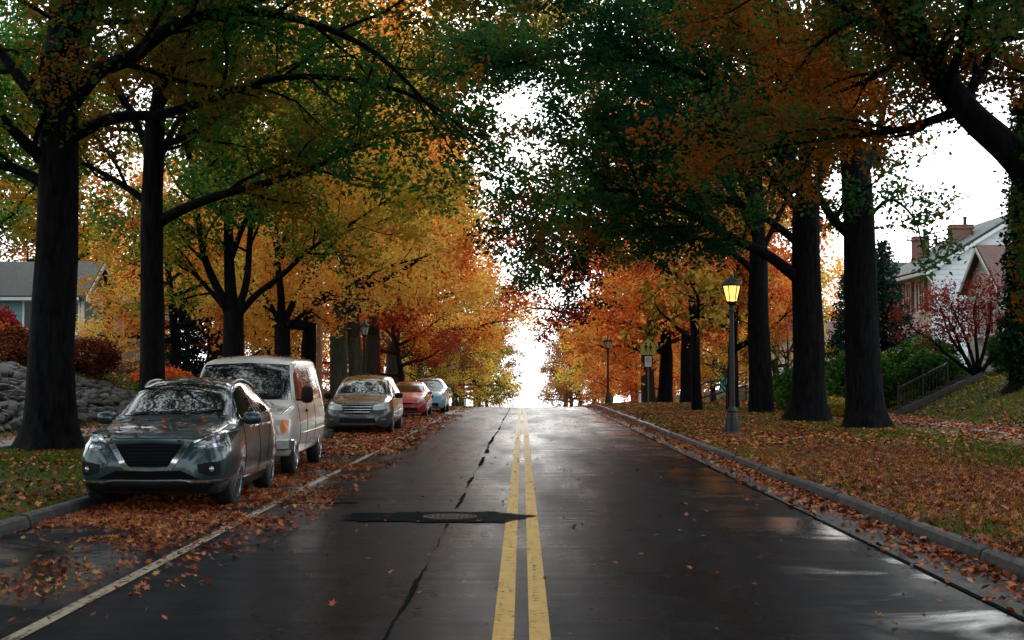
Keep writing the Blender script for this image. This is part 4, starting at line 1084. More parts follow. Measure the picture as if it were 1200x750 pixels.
class Car:
    def __init__(s, name, label, S, body_mat, loc, rz=0.0, group='cars parked along the left kerb'):
        s.S = S; s.e = empty(name, loc, rz); tag(s.e, label, S['cat'], group)
        s.paint = body_mat; L = S['L']
        xs = np.unique(np.concatenate([np.linspace(0, 0.3, 14), np.linspace(0.3, L - 0.3, 64), np.linspace(L - 0.3, L, 14)]))
        c = {k: pchip([q[0] for q in S[k]], [q[1] for q in S[k]], xs) for k in ('zt', 'zs', 'ws', 'wm', 'wb', 'zb', 'wt', 'dz')}
        zm = S.get('zm', 0.62)
        sec = []
        for i, x in enumerate(xs):
            zb, zs, zt = c['zb'][i], c['zs'][i], c['zt'][i]; wb, wm, ws, wt, dz = c['wb'][i], c['wm'][i], c['ws'][i], c['wt'][i], c['dz'][i]
            z_m = min(zm, zb + (zs - zb) * 0.6)
            A = lambda *q: np.array(q, float)
            ctl = [A(0, zb), A(wb * 0.7, zb), A(wb * 0.96, zb), A(wb, zb + 0.03), A(wb * .35 + wm * .65, zb + (z_m - zb) * 0.35), A(wm, z_m - 0.05), A(wm, z_m + 0.06),
                   A(wm * 0.35 + ws * 0.65, zs - (zs - z_m) * 0.3), A(ws, zs - 0.03), A(ws - 0.012, zs + 0.015 if zt - zs > 0.2 else zs)]
            zr = zt - dz
            ctl += [A(ws * 0.66 + wt * 0.34, zs + (zr - zs) * 0.34), A(ws * 0.3 + wt * 0.7, zs + (zr - zs) * 0.7), A(wt + 0.012, zr - 0.035 if zr - zs > 0.1 else zr), A(wt - 0.02, zr + 0.012), A(wt * 0.72, zr + dz * 0.62), A(wt * 0.3, zt - dz * 0.04), A(0, zt)]
            h = chaikin(ctl, 2)
            sec.append(h)
        n = len(sec[0]); v = []; f = []
        ring = []
        for i, x in enumerate(xs):
            r_ = [(x, p[0], p[1]) for p in sec[i]] + [(x, -p[0], p[1]) for p in sec[i][-2:0:-1]]
            ring.append(r_); v += r_
        m = len(ring[0])
        for i in range(len(xs) - 1):
            for k in range(m):
                k2 = (k + 1) % m; f.append((i * m + k, (i + 1) * m + k, (i + 1) * m + k2, i * m + k2))
        f.append(tuple(range(m))); f.append(tuple((len(xs) - 1) * m + k for k in range(m - 1, -1, -1)))
        # car x runs backwards from the bumper: stored as (lateral, along, up)
        mb = MB(); mb.add([(p[1], p[0], p[2]) for p in v], f)
        me = mb.mesh('body', smooth=True)
        s.bvh = BVHTree.FromPolygons([q.co.copy() for q in me.vertices], [tuple(p.vertices) for p in me.polygons])
        me.materials.append(body_mat); me.materials.append(M_UNDER)
        body = link('body', me, None, s.e)
        # wheel arches
        cut = MB(); ra = S['R'] + 0.06
        for ax in S['axles']:
            for sg in (-1, 1):
                Mx = Matrix.Rotation(R(90), 3, 'Y')
                cut.lathe([(0.01, -0.22), (ra, -0.22), (ra, 0.25), (0.01, 0.25)], 40, M=Mx, c=(sg * (S['W'] / 2 - 0.09), ax, S['R'] + 0.005))
        cme = cut.mesh('cut'); cme.materials.append(M_UNDER); cme.materials.append(M_UNDER)
        for p in cme.polygons: p.material_index = 1
        co = link('cut', cme)
        md = body.modifiers.new('b', 'BOOLEAN'); md.operation = 'DIFFERENCE'; md.object = co; md.solver = 'EXACT'
        bpy.context.view_layer.update()
        dg = bpy.context.evaluated_depsgraph_get()
        nme = bpy.data.meshes.new_from_object(body.evaluated_get(dg))
        body.modifiers.clear(); body.data = nme
        nme.shade_smooth()
        try: nme.set_sharp_from_angle(angle=R(38))
        except Exception: pass
        bpy.data.objects.remove(co, do_unlink=True)
        s.body = body
        s.wheels()
    def hit(s, d, a, b, sg=1):
        """front: (lateral, height); side: (along, height) from side sg; top: (lateral, along)"""
        L = s.S['L']
        if d == 'front': o, r_ = Vector((a, -3, b)), Vector((0, 1, 0))
        elif d == 'rear': o, r_ = Vector((a, L + 3, b)), Vector((0, -1, 0))
        elif d == 'side': o, r_ = Vector((sg * 4, a, b)), Vector((-sg, 0, 0))
        else: o, r_ = Vector((a, b, 5)), Vector((0, 0, -1))
        h = s.bvh.ray_cast(o, r_)
        if h[0] is None:
            h = s.bvh.find_nearest(o + r_ * (4.0 if d == 'side' else 3.0))
        return h[0], h[1], r_
    def panel(s, name, material, d, top, bot, off=0.008, nu=12, nv=5, sg=1, parent=None, thick=0.012, mirror=False):
        """a fitted panel laid on the body between two edge lines"""
        def samp(pl, t):
            x = t * (len(pl) - 1); i = min(int(x), len(pl) - 2); u = x - i
            return pl[i][0] * (1 - u) + pl[i + 1][0] * u, pl[i][1] * (1 - u) + pl[i + 1][1] * u
        sgs = (1, -1) if mirror else (sg,)
        made = []
        for g in sgs:
            v = []; f = []
            for j in range(nv + 1):
                for i in range(nu + 1):
                    a = samp(top, i / nu); b = samp(bot, i / nu); t = j / nv
                    q = (a[0] * (1 - t) + b[0] * t, a[1] * (1 - t) + b[1] * t)
                    if d != 'side': q = (q[0] * g, q[1])
                    h, n_, r_ = s.hit(d, q[0], q[1], g)
                    if n_.dot(r_) > 0: n_ = -n_
                    v.append(h + n_ * off)
            m = nu + 1; N = len(v)
            v2 = []
            for k, p in enumerate(v):
                h, n_, _, _ = s.bvh.find_nearest(p)
                n_ = (p - h).normalized() if (p - h).length > 1e-5 else n_
                v2.append(p - n_ * thick)
            for j in range(nv):
                for i in range(nu):
                    a = j * m + i; f.append((a, a + 1, a + m + 1, a + m)); f.append((N + a, N + a + m, N + a + m + 1, N + a + 1))
            edge = [i for i in range(m)] + [j * m + nu for j in range(1, nv + 1)] + [nv * m + i for i in range(nu - 1, -1, -1)] + [j * m for j in range(nv - 1, 0, -1)]
            for k in range(len(edge)):
                a, b = edge[k], edge[(k + 1) % len(edge)]; f.append((a, N + a, N + b, b))
            mb = MB(); mb.add(v + v2, f)
            o = mb.build(name, material, parent or s.e, smooth=True); o.data.set_sharp_from_angle(angle=R(40)); made.append(o)
        return made if mirror else made[0]
    def seam(s, d, pts, name='seam', w=0.006, material=None, mirror=True, parent=None):
        """narrow shut line following the body"""
        for g in ((1, -1) if mirror else (1,)):
            P_ = []
            for a, b in zip(pts[:-1], pts[1:]):
                for k in range(8):
                    t = k / 8; q = (a[0] * (1 - t) + b[0] * t, a[1] * (1 - t) + b[1] * t)
                    if d != 'side': q = (q[0] * g, q[1])
                    P_.append(s.hit(d, q[0], q[1], g)[0])
            q = pts[-1]; q = q if d == 'side' else (q[0] * g, q[1])
            P_.append(s.hit(d, q[0], q[1], g)[0])
            mb = MB(); mb.tube(P_, w, 5); mb.build(name, material or M_BLKM, parent or s.body, smooth=True)
    def wheels(s):
        S = s.S; r_ = S['R']; w = S.get('tw', 0.225)
        Mx = Matrix.Rotation(R(90), 3, 'Y')
        ty = MB(); ty.lathe([(r_ * 0.66, -w / 2 + 0.01), (r_ * 0.86, -w / 2), (r_ * 0.96, -w / 2 + 0.012), (r_, -w / 2 + 0.04), (r_ * 1.003, 0), (r_, w / 2 - 0.04), (r_ * 0.96, w / 2 - 0.012), (r_ * 0.86, w / 2), (r_ * 0.66, w / 2 - 0.01)], 36, M=Mx)
        tme = ty.mesh('tyre', True); tme.materials.append(M_RUB)
        rm = MB()
        rm.lathe([(r_ * 0.6, w / 2 - 0.055), (r_ * 0.685, w / 2 - 0.03), (r_ * 0.69, w / 2 - 0.004), (r_ * 0.655, w / 2 + 0.002), (r_ * 0.62, w / 2 - 0.02), (r_ * 0.6, w / 2 - 0.05)], 36, M=Mx)
        for k in range(5):
            for q in (-0.13, 0.13):
                a = 2 * math.pi * k / 5; a1 = a + q
                p0 = Vector((w / 2 - 0.015, math.cos(a) * r_ * 0.12, math.sin(a) * r_ * 0.12)); p1 = Vector((w / 2 - 0.02, math.cos(a1) * r_ * 0.64, math.sin(a1) * r_ * 0.64))
                rm.bar(p0, p1, 0.03, 0.045, up=(1, 0, 0))
        rm.lathe([(0.01, w / 2 - 0.05), (r_ * 0.19, w / 2 - 0.05), (r_ * 0.17, w / 2), (0.01, w / 2 + 0.004)], 20, M=Mx)
        rme = rm.mesh('rim', False); rme.materials.append(S.get('rim', M_RIM))
        hm = MB(); hm.lathe([(0.01, w / 2 - 0.09), (r_ * 0.64, w / 2 - 0.09), (r_ * 0.64, w / 2 - 0.08), (0.01, w / 2 - 0.08)], 24, M=Mx)
        hme = hm.mesh('brake_disc'); hme.materials.append(M_UNDER)
        steer = S.get('steer', 0.0)
        for i, ax in enumerate(S['axles']):
            for sg in (-1, 1):
                we = empty('wheel', (sg * (S['W'] / 2 - w / 2 - 0.03), ax, r_), (0 if sg > 0 else math.pi) + (steer if i == 0 else 0)); we.parent = s.e
                for nm, me in (('tyre', tme), ('rim', rme), ('brake_disc', hme)): link(nm, me, None, we)
    def mirrors(s, a, z, y, size=(0.12, 0.07, 0.085), material=None):
        for sg in (1, -1):
            mb = MB(); mb.ellip((sg * (y + size[0]), a, z), size, 0.6, 14, 8)
            o = mb.build('wing_mirror', material or s.paint, s.e, smooth=True)
            mb = MB(); mb.bar((sg * (y - 0.08), a + 0.02, z - size[2] * 0.6), (sg * (y + size[0] * 0.5), a + 0.01, z - size[2] * 0.6), 0.05, 0.03); mb.build('mirror_arm', M_BLK, o)
    def litter(s, n, seed, label, xr=None, extra=None):
        """fallen leaves lying on bonnet, windscreen foot and roof"""
        g = np.random.default_rng(seed); L = s.S['L']; W = s.S['W']; pts = []; nr = []
        M_ = s.e.matrix_world if False else Matrix.Translation(s.e.location) @ Matrix.Rotation(s.e.rotation_euler.z, 4, 'Z')
        zones = extra or [(0.15, 1.5, 0.4), (2.2, L * 0.85, 0.6)]
        while len(pts) < n:
            zz = zones[0] if g.random() < zones[0][2] else zones[-1]
            a = g.uniform(-W / 2 + 0.2, W / 2 - 0.2); b = g.uniform(zz[0], zz[1])
            h, n_, _ = s.hit('top', a, b)
            if n_.z < 0: n_ = -n_
            if n_.z < 0.55: continue
            pts.append(M_ @ (h + n_ * 0.014)); nr.append(n_)
        return litter_mesh('fallen_leaves', np.array([tuple(p) for p in pts]), g, 0.045, label, flat=0.25)

def litter_mesh(name, c, g, size, label, flat=0.5, lmat=None, lobed=False):
    """curled fallen leaves: lobed five-point outlines close by, simple folded ones farther off"""
    N = len(c)
    nrm = g.normal(0, flat, (N, 3)); nrm[:, 2] = 1; nrm /= np.linalg.norm(nrm, axis=1)[:, None]
    t = g.normal(0, 1, (N, 3)); t -= nrm * (t * nrm).sum(1)[:, None]; t /= np.linalg.norm(t, axis=1)[:, None]
    b = np.cross(nrm, t); sz = (size * g.uniform(0.5, 1.5, N))[:, None]; cu = g.uniform(-0.08, 0.4, N)[:, None] * sz
    if lobed:
        out = [(-.62, 0, .6), (-.22, .16, .1), (-.2, .5, .9), (.06, .2, .2), (.4, .42, 1.0), (.24, .12, .3), (.72, 0, .8), (.24, -.12, .3), (.4, -.42, 1.0), (.06, -.2, .2), (-.2, -.5, .9), (-.22, -.16, .1)]
        quads = [(12, 11, 0, 1), (12, 1, 2, 3), (12, 3, 4, 5), (12, 5, 6, 7), (12, 7, 8, 9), (12, 9, 10, 11)]
        K = 13; v = np.empty((N, K, 3)); asp = g.uniform(0.7, 1.15, N)[:, None]; bend = g.uniform(-.25, .25, N)[:, None]
        for k, (a_, b_, c_) in enumerate(out):
            v[:, k] = c + t * sz * a_ + b * sz * (b_ * asp + bend * a_ * a_) + nrm * cu * c_
        v[:, 12] = c
    else:
        K = 6; v = np.empty((N, K, 3))
        for k, (a_, b_, c_) in enumerate([(-.55, 0, .7), (-.12, .42, 1), (.3, .26, .8), (.6, 0, .9), (.3, -.26, .8), (-.12, -.42, 1)]):
            v[:, k] = c + t * sz * a_ + b * sz * b_ + nrm * cu * c_
        quads = [(0, 1, 2, 3), (0, 3, 4, 5)]
    i = np.arange(N)[:, None] * K
    q = np.concatenate([i + np.array([w]) for w in quads], 0)
    rnd = g.random(N); cl = hash_noise(c[:, 0], c[:, 1], 0.5, 9); lv = np.stack([rnd, cl, np.zeros(N)], 1); lv = np.concatenate([lv] * len(quads), 0)
    o = link(name, np_mesh(name, v.reshape(-1, 3), q, False, {'leafv': lv}), lmat or L_LITTER)
    o['kind'] = 'stuff'; o['label'] = label; o['category'] = 'leaves'
    return o
L_LITTER = leaf_mat('fallen_leaf', [(0.12, (0.05, 0.012, 0.006)), (0.36, (0.14, 0.026, 0.008)), (0.58, (0.33, 0.055, 0.010)), (0.78, (0.48, 0.12, 0.015)), (0.9, (0.48, 0.22, 0.04)), (0.985, (0.5, 0.38, 0.18))], (0.85, 0.15, 0), 0.0, 0.15, gloss=0.04)

CAR_X = -4.58
# --- the dark teal crossover
S = dict(cat='car', L=4.9, W=1.92, R=0.372, tw=0.24, axles=(0.97, 3.795), zm=0.66, steer=R(-4),
    zt=[(0, .66), (.03, .78), (.09, .89), (.2, .955), (.5, 1.03), (1.0, 1.10), (1.32, 1.145), (1.45, 1.2), (1.8, 1.40), (2.15, 1.575), (2.45, 1.65), (2.9, 1.685), (3.5, 1.66), (4.1, 1.585), (4.38, 1.50), (4.6, 1.28), (4.75, 1.10), (4.86, .95), (4.9, .82)],
    zs=[(0, .62), (.09, .83), (.2, .90), (.5, .965), (1.0, 1.02), (1.4, 1.045), (2.5, 1.06), (3.3, 1.10), (3.9, 1.17), (4.4, 1.18), (4.7, 1.02), (4.86, .88), (4.9, .76)],
    ws=[(0, .52), (.09, .72), (.25, .80), (.6, .86), (1.2, .89), (2.5, .905), (3.5, .905), (4.3, .86), (4.7, .77), (4.9, .62)],
    wm=[(0, .58), (.04, .74), (.12, .84), (.3, .915), (.6, .95), (.97, .962), (1.6, .945), (2.5, .94), (3.3, .95), (3.8, .962), (4.4, .92), (4.75, .83), (4.9, .66)],
    wb=[(0, .5), (.06, .70), (.3, .84), (1, .86), (4, .86), (4.6, .82), (4.9, .6)],
    zb=[(0, .33), (.06, .26), (.4, .21), (1.5, .2), (3.8, .2), (4.6, .27), (4.9, .4)],
    wt=[(0, .44), (.09, .62), (.25, .70), (.6, .74), (1.32, .78), (1.8, .70), (2.15, .645), (2.6, .63), (3.5, .62), (4.2, .60), (4.6, .64), (4.9, .5)],
    dz=[(0, .04), (.25, .05), (1.3, .05), (1.8, .055), (2.5, .075), (4.2, .08), (4.6, .05), (4.9, .04)])
M_TEAL = paint('dark_teal_car_paint', (0.005, 0.035, 0.047), 0.4, 0.3)
suv = Car('parked_car', 'dark teal crossover with V-shaped chrome grille, nearest in the parked row', S, M_TEAL, (-4.66, 17.75, 0.0), R(1.0))
ws_ = suv.panel('windscreen', M_GLASS, 'front', [(-.585, 1.585), (0, 1.615), (.585, 1.585)], [(-.765, 1.17), (0, 1.185), (.765, 1.17)], nu=20, nv=10)
for a, b in (((-.60, 1.19), (.05, 1.215)), ((.02, 1.19), (.62, 1.235))):
    mb = MB(); mb.tube([suv.hit('front', a[0] + (b[0] - a[0]) * k / 6, a[1] + (b[1] - a[1]) * k / 6)[0] + Vector((0, -.022, .012)) for k in range(7)], 0.009, 6); mb.build('wiper', M_BLK, ws_)
suv.panel('side_window', M_GLASS, 'side', [(1.83, 1.33), (2.1, 1.475), (2.45, 1.55), (2.72, 1.57)], [(1.55, 1.12), (2.0, 1.125), (2.4, 1.135), (2.72, 1.14)], mirror=True, nu=14)
suv.panel('side_window', M_GLASS, 'side', [(2.80, 1.57), (3.2, 1.56), (3.62, 1.50)], [(2.80, 1.14), (3.2, 1.16), (3.66, 1.19)], mirror=True, nu=14)
suv.panel('side_window', M_GLASS, 'side', [(3.70, 1.49), (3.95, 1.43)], [(3.74, 1.20), (4.12, 1.27)], mirror=True)
suv.panel('window_chrome', M_CHROME, 'side', [(1.5, 1.108), (2.5, 1.122), (3.6, 1.17), (4.2, 1.275)], [(1.5, 1.092), (2.5, 1.106), (3.6, 1.154), (4.2, 1.258)], mirror=True, nu=24, nv=1, off=0.012)
gr = suv.panel('grille', M_BLKM, 'front', [(-.42, .845), (0, .865), (.42, .845)], [(-.24, .575), (0, .57), (.24, .575)], nu=14, nv=8)
for k in range(6):
    z_ = .61 + k * .042; hw = .24 + (z_ - .575) * .62
    mb = MB(); mb.tube([suv.hit('front', -hw + 2 * hw * j / 10, z_)[0] + Vector((0, -.012, 0)) for j in range(11)], 0.005, 5); mb.build('grille_bar', M_BLK, gr)
suv.panel('grille_chrome', M_CHROME, 'front', [(.435, .855), (.53, .875)], [(.225, .545), (.29, .53)], mirror=True, nu=3, nv=10, off=0.028, thick=0.03)
suv.panel('grille_chrome', M_CHROME, 'front', [(-.26, .56), (0, .552), (.26, .56)], [(-.25, .528), (0, .52), (.25, .528)], nu=12, nv=2, off=0.026, thick=0.03)
hl = suv.panel('headlight', M_LENS, 'front', [(.56, .845), (.74, .925), (.90, .985)], [(.545, .765), (.74, .775), (.915, .80)], mirror=True, nu=12, nv=5)
for h_, g_ in zip(hl, (1, -1)):
    suv.panel('headlight_unit', M_LENSIN, 'front', [(.60 * g_, .815), (.76 * g_, .845), (.86 * g_, .87)], [(.60 * g_, .79), (.76 * g_, .80), (.87 * g_, .82)], parent=h_, off=.014, nu=8, nv=2)
    suv.panel('running_light', M_CHROME, 'front', [(.545 * g_, .875), (.74 * g_, .955), (.885 * g_, 1.01)], [(.55 * g_, .855), (.74 * g_, .935), (.89 * g_, .99)], parent=h_, off=.014, nu=10, nv=1)
suv.panel('lower_grille', M_BLKM, 'front', [(-.40, .525), (0, .512), (.40, .525)], [(-.64, .418), (0, .412), (.64, .418)], nu=14, nv=3)
suv.panel('bumper_skirt', M_BLK, 'front', [(-.80, .36), (-.5, .385), (0, .37), (.5, .385), (.80, .36)], [(-.72, .27), (-.4, .275), (0, .275), (.4, .275), (.72, .27)], nu=24, nv=3, off=.014)
suv.panel('bumper_trim', M_CHROME, 'front', [(-.9, .40), (-.56, .395), (-.42, .415), (0, .41), (.42, .415), (.56, .395), (.9, .40)], [(-.9, .378), (-.56, .373), (-.42, .398), (0, .393), (.42, .398), (.56, .373), (.9, .378)], nu=40, nv=1, off=.02, thick=.02)
fp = suv.panel('fog_light_pocket', M_BLK, 'front', [(.60, .60), (.76, .63), (.86, .63)], [(.62, .50), (.76, .455), (.86, .47)], mirror=True, nu=6, nv=3)
for q, g_ in zip(fp, (1, -1)):
    h_, n_, _ = suv.hit('front', .77 * g_, .54); mb = MB(); mb.ellip(h_ + n_ * .005, (.035, .02, .035), 1, 12, 8); mb.build('fog_light', M_LENSIN, q, smooth=True)
suv.seam('top', [(.60, .20), (.78, .55), (.80, 1.2)])
suv.seam('top', [(0, .125), (.4, .15), (.60, .20)])
suv.seam('side', [(1.62, 1.08), (1.60, .9), (1.56, .6), (1.58, .36)])
suv.seam('side', [(2.76, 1.12), (2.76, .8), (2.72, .36)])
suv.seam('side', [(3.70, 1.16), (3.66, .95), (3.42, .75), (3.36, .5)])
suv.panel('sill_trim', M_BLK, 'side', [(1.36, .34), (2.4, .33), (3.40, .34)], [(1.36, .23), (2.4, .22), (3.40, .23)], mirror=True, nu=12, nv=2, off=.015)
suv.panel('sill_chrome', M_CHROME, 'side', [(1.42, .37), (2.4, .36), (3.36, .37)], [(1.42, .345), (2.4, .335), (3.36, .345)], mirror=True, nu=12, nv=1, off=.018)
for x in (2.42, 3.40):
    for g_ in (1, -1):
        h_, n_, _ = suv.hit('side', x, 1.0, g_); mb = MB(); mb.bar(h_ + n_ * .03 - Vector((0, .1, 0)), h_ + n_ * .03 + Vector((0, .1, 0)), .03, .035); mb.build('door_handle', M_CHROME, suv.e, bevel=.006)
for g_ in (1, -1):
    pts = [suv.hit('top', g_ * .60, y)[0] + Vector((0, 0, dz)) for y, dz in ((2.25, .0), (2.4, .02), (2.6, .032), (3.0, .035), (3.5, .032), (3.9, .025), (4.1, .0))]
    mb = MB(); mb.tube(catmull(pts, 4), .017, 8); mb.build('roof_rail', M_RIM, suv.e, smooth=True)
suv.mirrors(1.72, 1.13, .865, (.125, .075, .085))
for m_ in [c for c in suv.e.children if c.name.startswith('wing_mirror')]: pass
suv.litter(260, 61, 'wet leaves stuck on the bonnet and roof of the dark teal crossover', extra=[(0.1, 1.45, .55), (2.0, 4.2, .45)])

# --- the beige van
S = dict(cat='van', L=5.5, W=2.02, R=0.365, tw=0.23, axles=(0.78, 4.28), zm=0.82, rim=M_CHROME,
    zt=[(0, .80), (.02, .95), (.05, 1.03), (.15, 1.09), (.5, 1.16), (.82, 1.225), (.95, 1.30), (1.35, 1.72), (1.6, 1.95), (1.8, 2.03), (2.3, 2.08), (4.5, 2.09), (5.2, 2.05), (5.36, 1.95), (5.42, 1.6), (5.46, 1.2), (5.5, .8)],
    zs=[(0, .76), (.05, .95), (.15, 1.04), (.5, 1.11), (.85, 1.16), (1.6, 1.18), (4.5, 1.18), (5.3, 1.18), (5.46, 1.1), (5.5, .75)],
    ws=[(0, .78), (.05, .85), (.2, .90), (.6, .935), (1.2, .965), (3, .985), (4.8, .97), (5.3, .93), (5.5, .86)],
    wm=[(0, .84), (.05, .92), (.15, .965), (.4, .985), (1, 1.0), (3, 1.01), (4.8, 1.0), (5.3, .96), (5.5, .9)],
    wb=[(0, .80), (.1, .88), (.5, .92), (4.8, .94), (5.5, .86)],
    zb=[(0, .42), (.1, .36), (.5, .33), (4.8, .36), (5.5, .44)],
    wt=[(0, .70), (.1, .78), (.82, .86), (1.2, .83), (1.6, .79), (2.0, .78), (4.8, .77), (5.3, .74), (5.5, .78)],
    dz=[(0, .03), (.3, .04), (.9, .04), (1.6, .07), (2.0, .09), (5.0, .09), (5.5, .05)])
M_VAN = paint('beige_van_paint', (0.60, 0.555, 0.50), 0.1, 0.34)
van = Car('parked_van', 'beige full-size van parked behind the dark teal crossover', S, M_VAN, (-4.86, 23.8, 0.0), R(1.5))
w2 = van.panel('windscreen', M_GLASS, 'front', [(-.74, 1.90), (0, 1.935), (.74, 1.90)], [(-.86, 1.29), (0, 1.30), (.86, 1.29)], nu=20, nv=10)
for a, b in (((-.7, 1.30), (-.05, 1.33)), ((0, 1.30), (.66, 1.33))):
    mb = MB(); mb.tube([van.hit('front', a[0] + (b[0] - a[0]) * k / 6, a[1] + (b[1] - a[1]) * k / 6)[0] + Vector((0, -.022, .012)) for k in range(7)], 0.01, 6); mb.build('wiper', M_BLK, w2)
for a, b in (((1.30, 1.62), (1.98, 1.20)), ((2.1, 1.80), (3.0, 1.2)), ((3.15, 1.80), (4.15, 1.2)), ((4.3, 1.80), (5.15, 1.2))):
    pass
van.panel('side_window', M_GLASS, 'side', [(1.50, 1.74), (1.72, 1.84), (2.05, 1.85)], [(1.16, 1.27), (1.6, 1.26), (2.05, 1.26)], mirror=True, nu=10, nv=6)
van.panel('side_window', M_GLASS, 'side', [(2.22, 1.85), (3.25, 1.85)], [(2.22, 1.27), (3.25, 1.27)], mirror=True, nu=8, nv=6)
van.panel('side_window', M_GLASS, 'side', [(3.38, 1.85), (4.3, 1.85)], [(3.38, 1.27), (4.3, 1.27)], mirror=True, nu=8, nv=6)
van.panel('side_window', M_GLASS, 'side', [(4.42, 1.85), (5.1, 1.84)], [(4.42, 1.27), (5.1, 1.27)], mirror=True, nu=8, nv=6)
vg = van.panel('grille', M_BLKM, 'front', [(-.58, .99), (0, .995), (.58, .99)], [(-.58, .72), (0, .72), (.58, .72)], nu=14, nv=4)
for k in range(4):
    mb = MB(); mb.tube([van.hit('front', -.56 + 1.12 * j / 8, .75 + .068 * k)[0] + Vector((0, -.012, 0)) for j in range(9)], .012, 5); mb.build('grille_bar', M_CHROME, vg)
van.panel('headlight', M_LENS_W, 'front', [(.60, .965), (.80, .965)], [(.60, .745), (.80, .745)], mirror=True, nu=4, nv=4, off=.014)
van.panel('indicator', M_AMBER, 'front', [(.815, .965), (.925, .96)], [(.815, .745), (.925, .75)], mirror=True, nu=4, nv=4, off=.016)
bp_ = MB()
prof_b = [(-.98, .16), (-.97, -.02), (-.75, -.075), (0, -.10), (.75, -.075), (.97, -.02), (.98, .16)]
for (xa, ya), (xb, yb) in zip(prof_b[:-1], prof_b[1:]): bp_.bar((xa, ya, .56), (xb, yb, .56), .09, .17)
bp_.build('front_bumper', M_CHROME, van.e, bevel=.015)
van.panel('bumper_skirt', M_VAN, 'front', [(-.9, .47), (0, .47), (.9, .47)], [(-.85, .38), (0, .38), (.85, .38)], nu=10, nv=2, off=.02)
van.seam('top', [(.0, .085), (.5, .10), (.80, .16), (.84, .5), (.86, .8)])
van.seam('side', [(1.12, 1.22), (1.14, .9), (1.20, .5)])
van.seam('side', [(2.12, 1.88), (2.12, 1.2), (2.12, .42)])
van.seam('side', [(3.30, 1.88), (3.30, .42)])
van.seam('side', [(1.3, .70), (4.0, .70), (5.4, .70)], name='body_moulding', w=.016, material=M_VAN)
for x in (2.0,):
    for g_ in (1, -1):
        h_, n_, _ = van.hit('side', x, 1.08, g_); mb = MB(); mb.box(h_ + n_ * .02, (.03, .12, .05)); mb.build('door_handle', M_BLK, van.e, bevel=.005)
van.mirrors(1.18, 1.38, 1.0, (.11, .06, .15), M_BLK)
van.litter(170, 62, 'wet leaves on the bonnet and roof of the beige van', extra=[(.15, .95, .45), (1.8, 5.2, .55)])

# --- the dark minivan
S = dict(cat='minivan', L=5.1, W=2.0, R=0.345, tw=0.22, axles=(0.95, 3.95), zm=0.64,
    zt=[(0, .66), (.03, .78), (.1, .88), (.25, .95), (.6, 1.04), (1.0, 1.12), (1.15, 1.17), (1.6, 1.42), (2.05, 1.63), (2.4, 1.71), (3, 1.75), (4.2, 1.73), (4.7, 1.66), (4.85, 1.5), (4.98, 1.1), (5.1, .8)],
    zs=[(0, .62), (.1, .80), (.25, .88), (.6, .96), (1.1, 1.02), (2.5, 1.03), (4, 1.06), (4.8, 1.06), (4.98, .98), (5.1, .74)],
    ws=[(0, .56), (.1, .76), (.3, .84), (.7, .90), (1.3, .93), (3, .945), (4.4, .93), (4.9, .86), (5.1, .7)],
    wm=[(0, .62), (.05, .78), (.15, .88), (.4, .96), (1, 1.0), (3, .985), (4.3, .99), (4.9, .9), (5.1, .74)],
    wb=[(0, .55), (.1, .75), (.4, .87), (4.5, .88), (5.1, .66)],
    zb=[(0, .28), (.1, .22), (.5, .19), (4.4, .2), (5.1, .34)],
    wt=[(0, .48), (.1, .64), (.3, .74), (1.1, .80), (1.6, .74), (2.05, .68), (3, .665), (4.6, .65), (5.1, .6)],
    dz=[(0, .04), (.3, .05), (1.2, .05), (2.1, .07), (4.6, .08), (5.1, .04)])
M_MINI = paint('dark_grey_green_car_paint', (0.03, 0.037, 0.038), 0.0, 0.3)
mini = Car('parked_car', 'dark grey minivan with three-bar chrome grille, middle of the parked row', S, M_MINI, (-4.82, 41.6, 0.0), R(0.2))
mini.panel('windscreen', M_GLASS, 'front', [(-.64, 1.64), (0, 1.67), (.64, 1.64)], [(-.80, 1.19), (0, 1.20), (.80, 1.19)], nu=18, nv=8)
mini.panel('side_window', M_GLASS, 'side', [(1.75, 1.42), (2.1, 1.57), (2.45, 1.61)], [(1.45, 1.10), (2.0, 1.10), (2.45, 1.10)], mirror=True)
mini.panel('side_window', M_GLASS, 'side', [(2.55, 1.62), (3.6, 1.61)], [(2.55, 1.10), (3.6, 1.12)], mirror=True)
mini.panel('side_window', M_GLASS, 'side', [(3.7, 1.61), (4.6, 1.56)], [(3.7, 1.12), (4.6, 1.14)], mirror=True)
mg = mini.panel('grille', M_BLKM, 'front', [(-.45, .84), (0, .86), (.45, .84)], [(-.36, .62), (0, .60), (.36, .62)], nu=12, nv=4)
for k in range(3):
    hw = .38 + .03 * k
    mb = MB(); mb.tube([mini.hit('front', -hw + 2 * hw * j / 8, .65 + .075 * k)[0] + Vector((0, -.016, 0)) for j in range(9)], .017, 6); mb.build('grille_bar', M_CHROME, mg)
mini.panel('headlight', M_LENS_W, 'front', [(.47, .845), (.7, .91), (.88, .96)], [(.44, .70), (.7, .72), (.90, .77)], mirror=True, nu=10, nv=4)
mini.panel('bumper_intake', M_BLK, 'front', [(-.5, .48), (0, .47), (.5, .48)], [(-.56, .34), (0, .33), (.56, .34)], nu=10, nv=2)
mini.panel('fog_light', M_LENSIN, 'front', [(.70, .46), (.82, .47)], [(.70, .42), (.82, .42)], mirror=True, nu=3, nv=2)
mini.seam('top', [(0, .14), (.45, .17), (.66, .26), (.82, .7), (.84, 1.1)])
mini.seam('side', [(1.5, 1.06), (1.5, .35)]); mini.seam('side', [(2.5, 1.08), (2.5, .35)])
mini.mirrors(1.62, 1.12, .96, (.12, .07, .085), M_BLK)
mini.litter(60, 63, 'leaves scattered on the dark minivan')

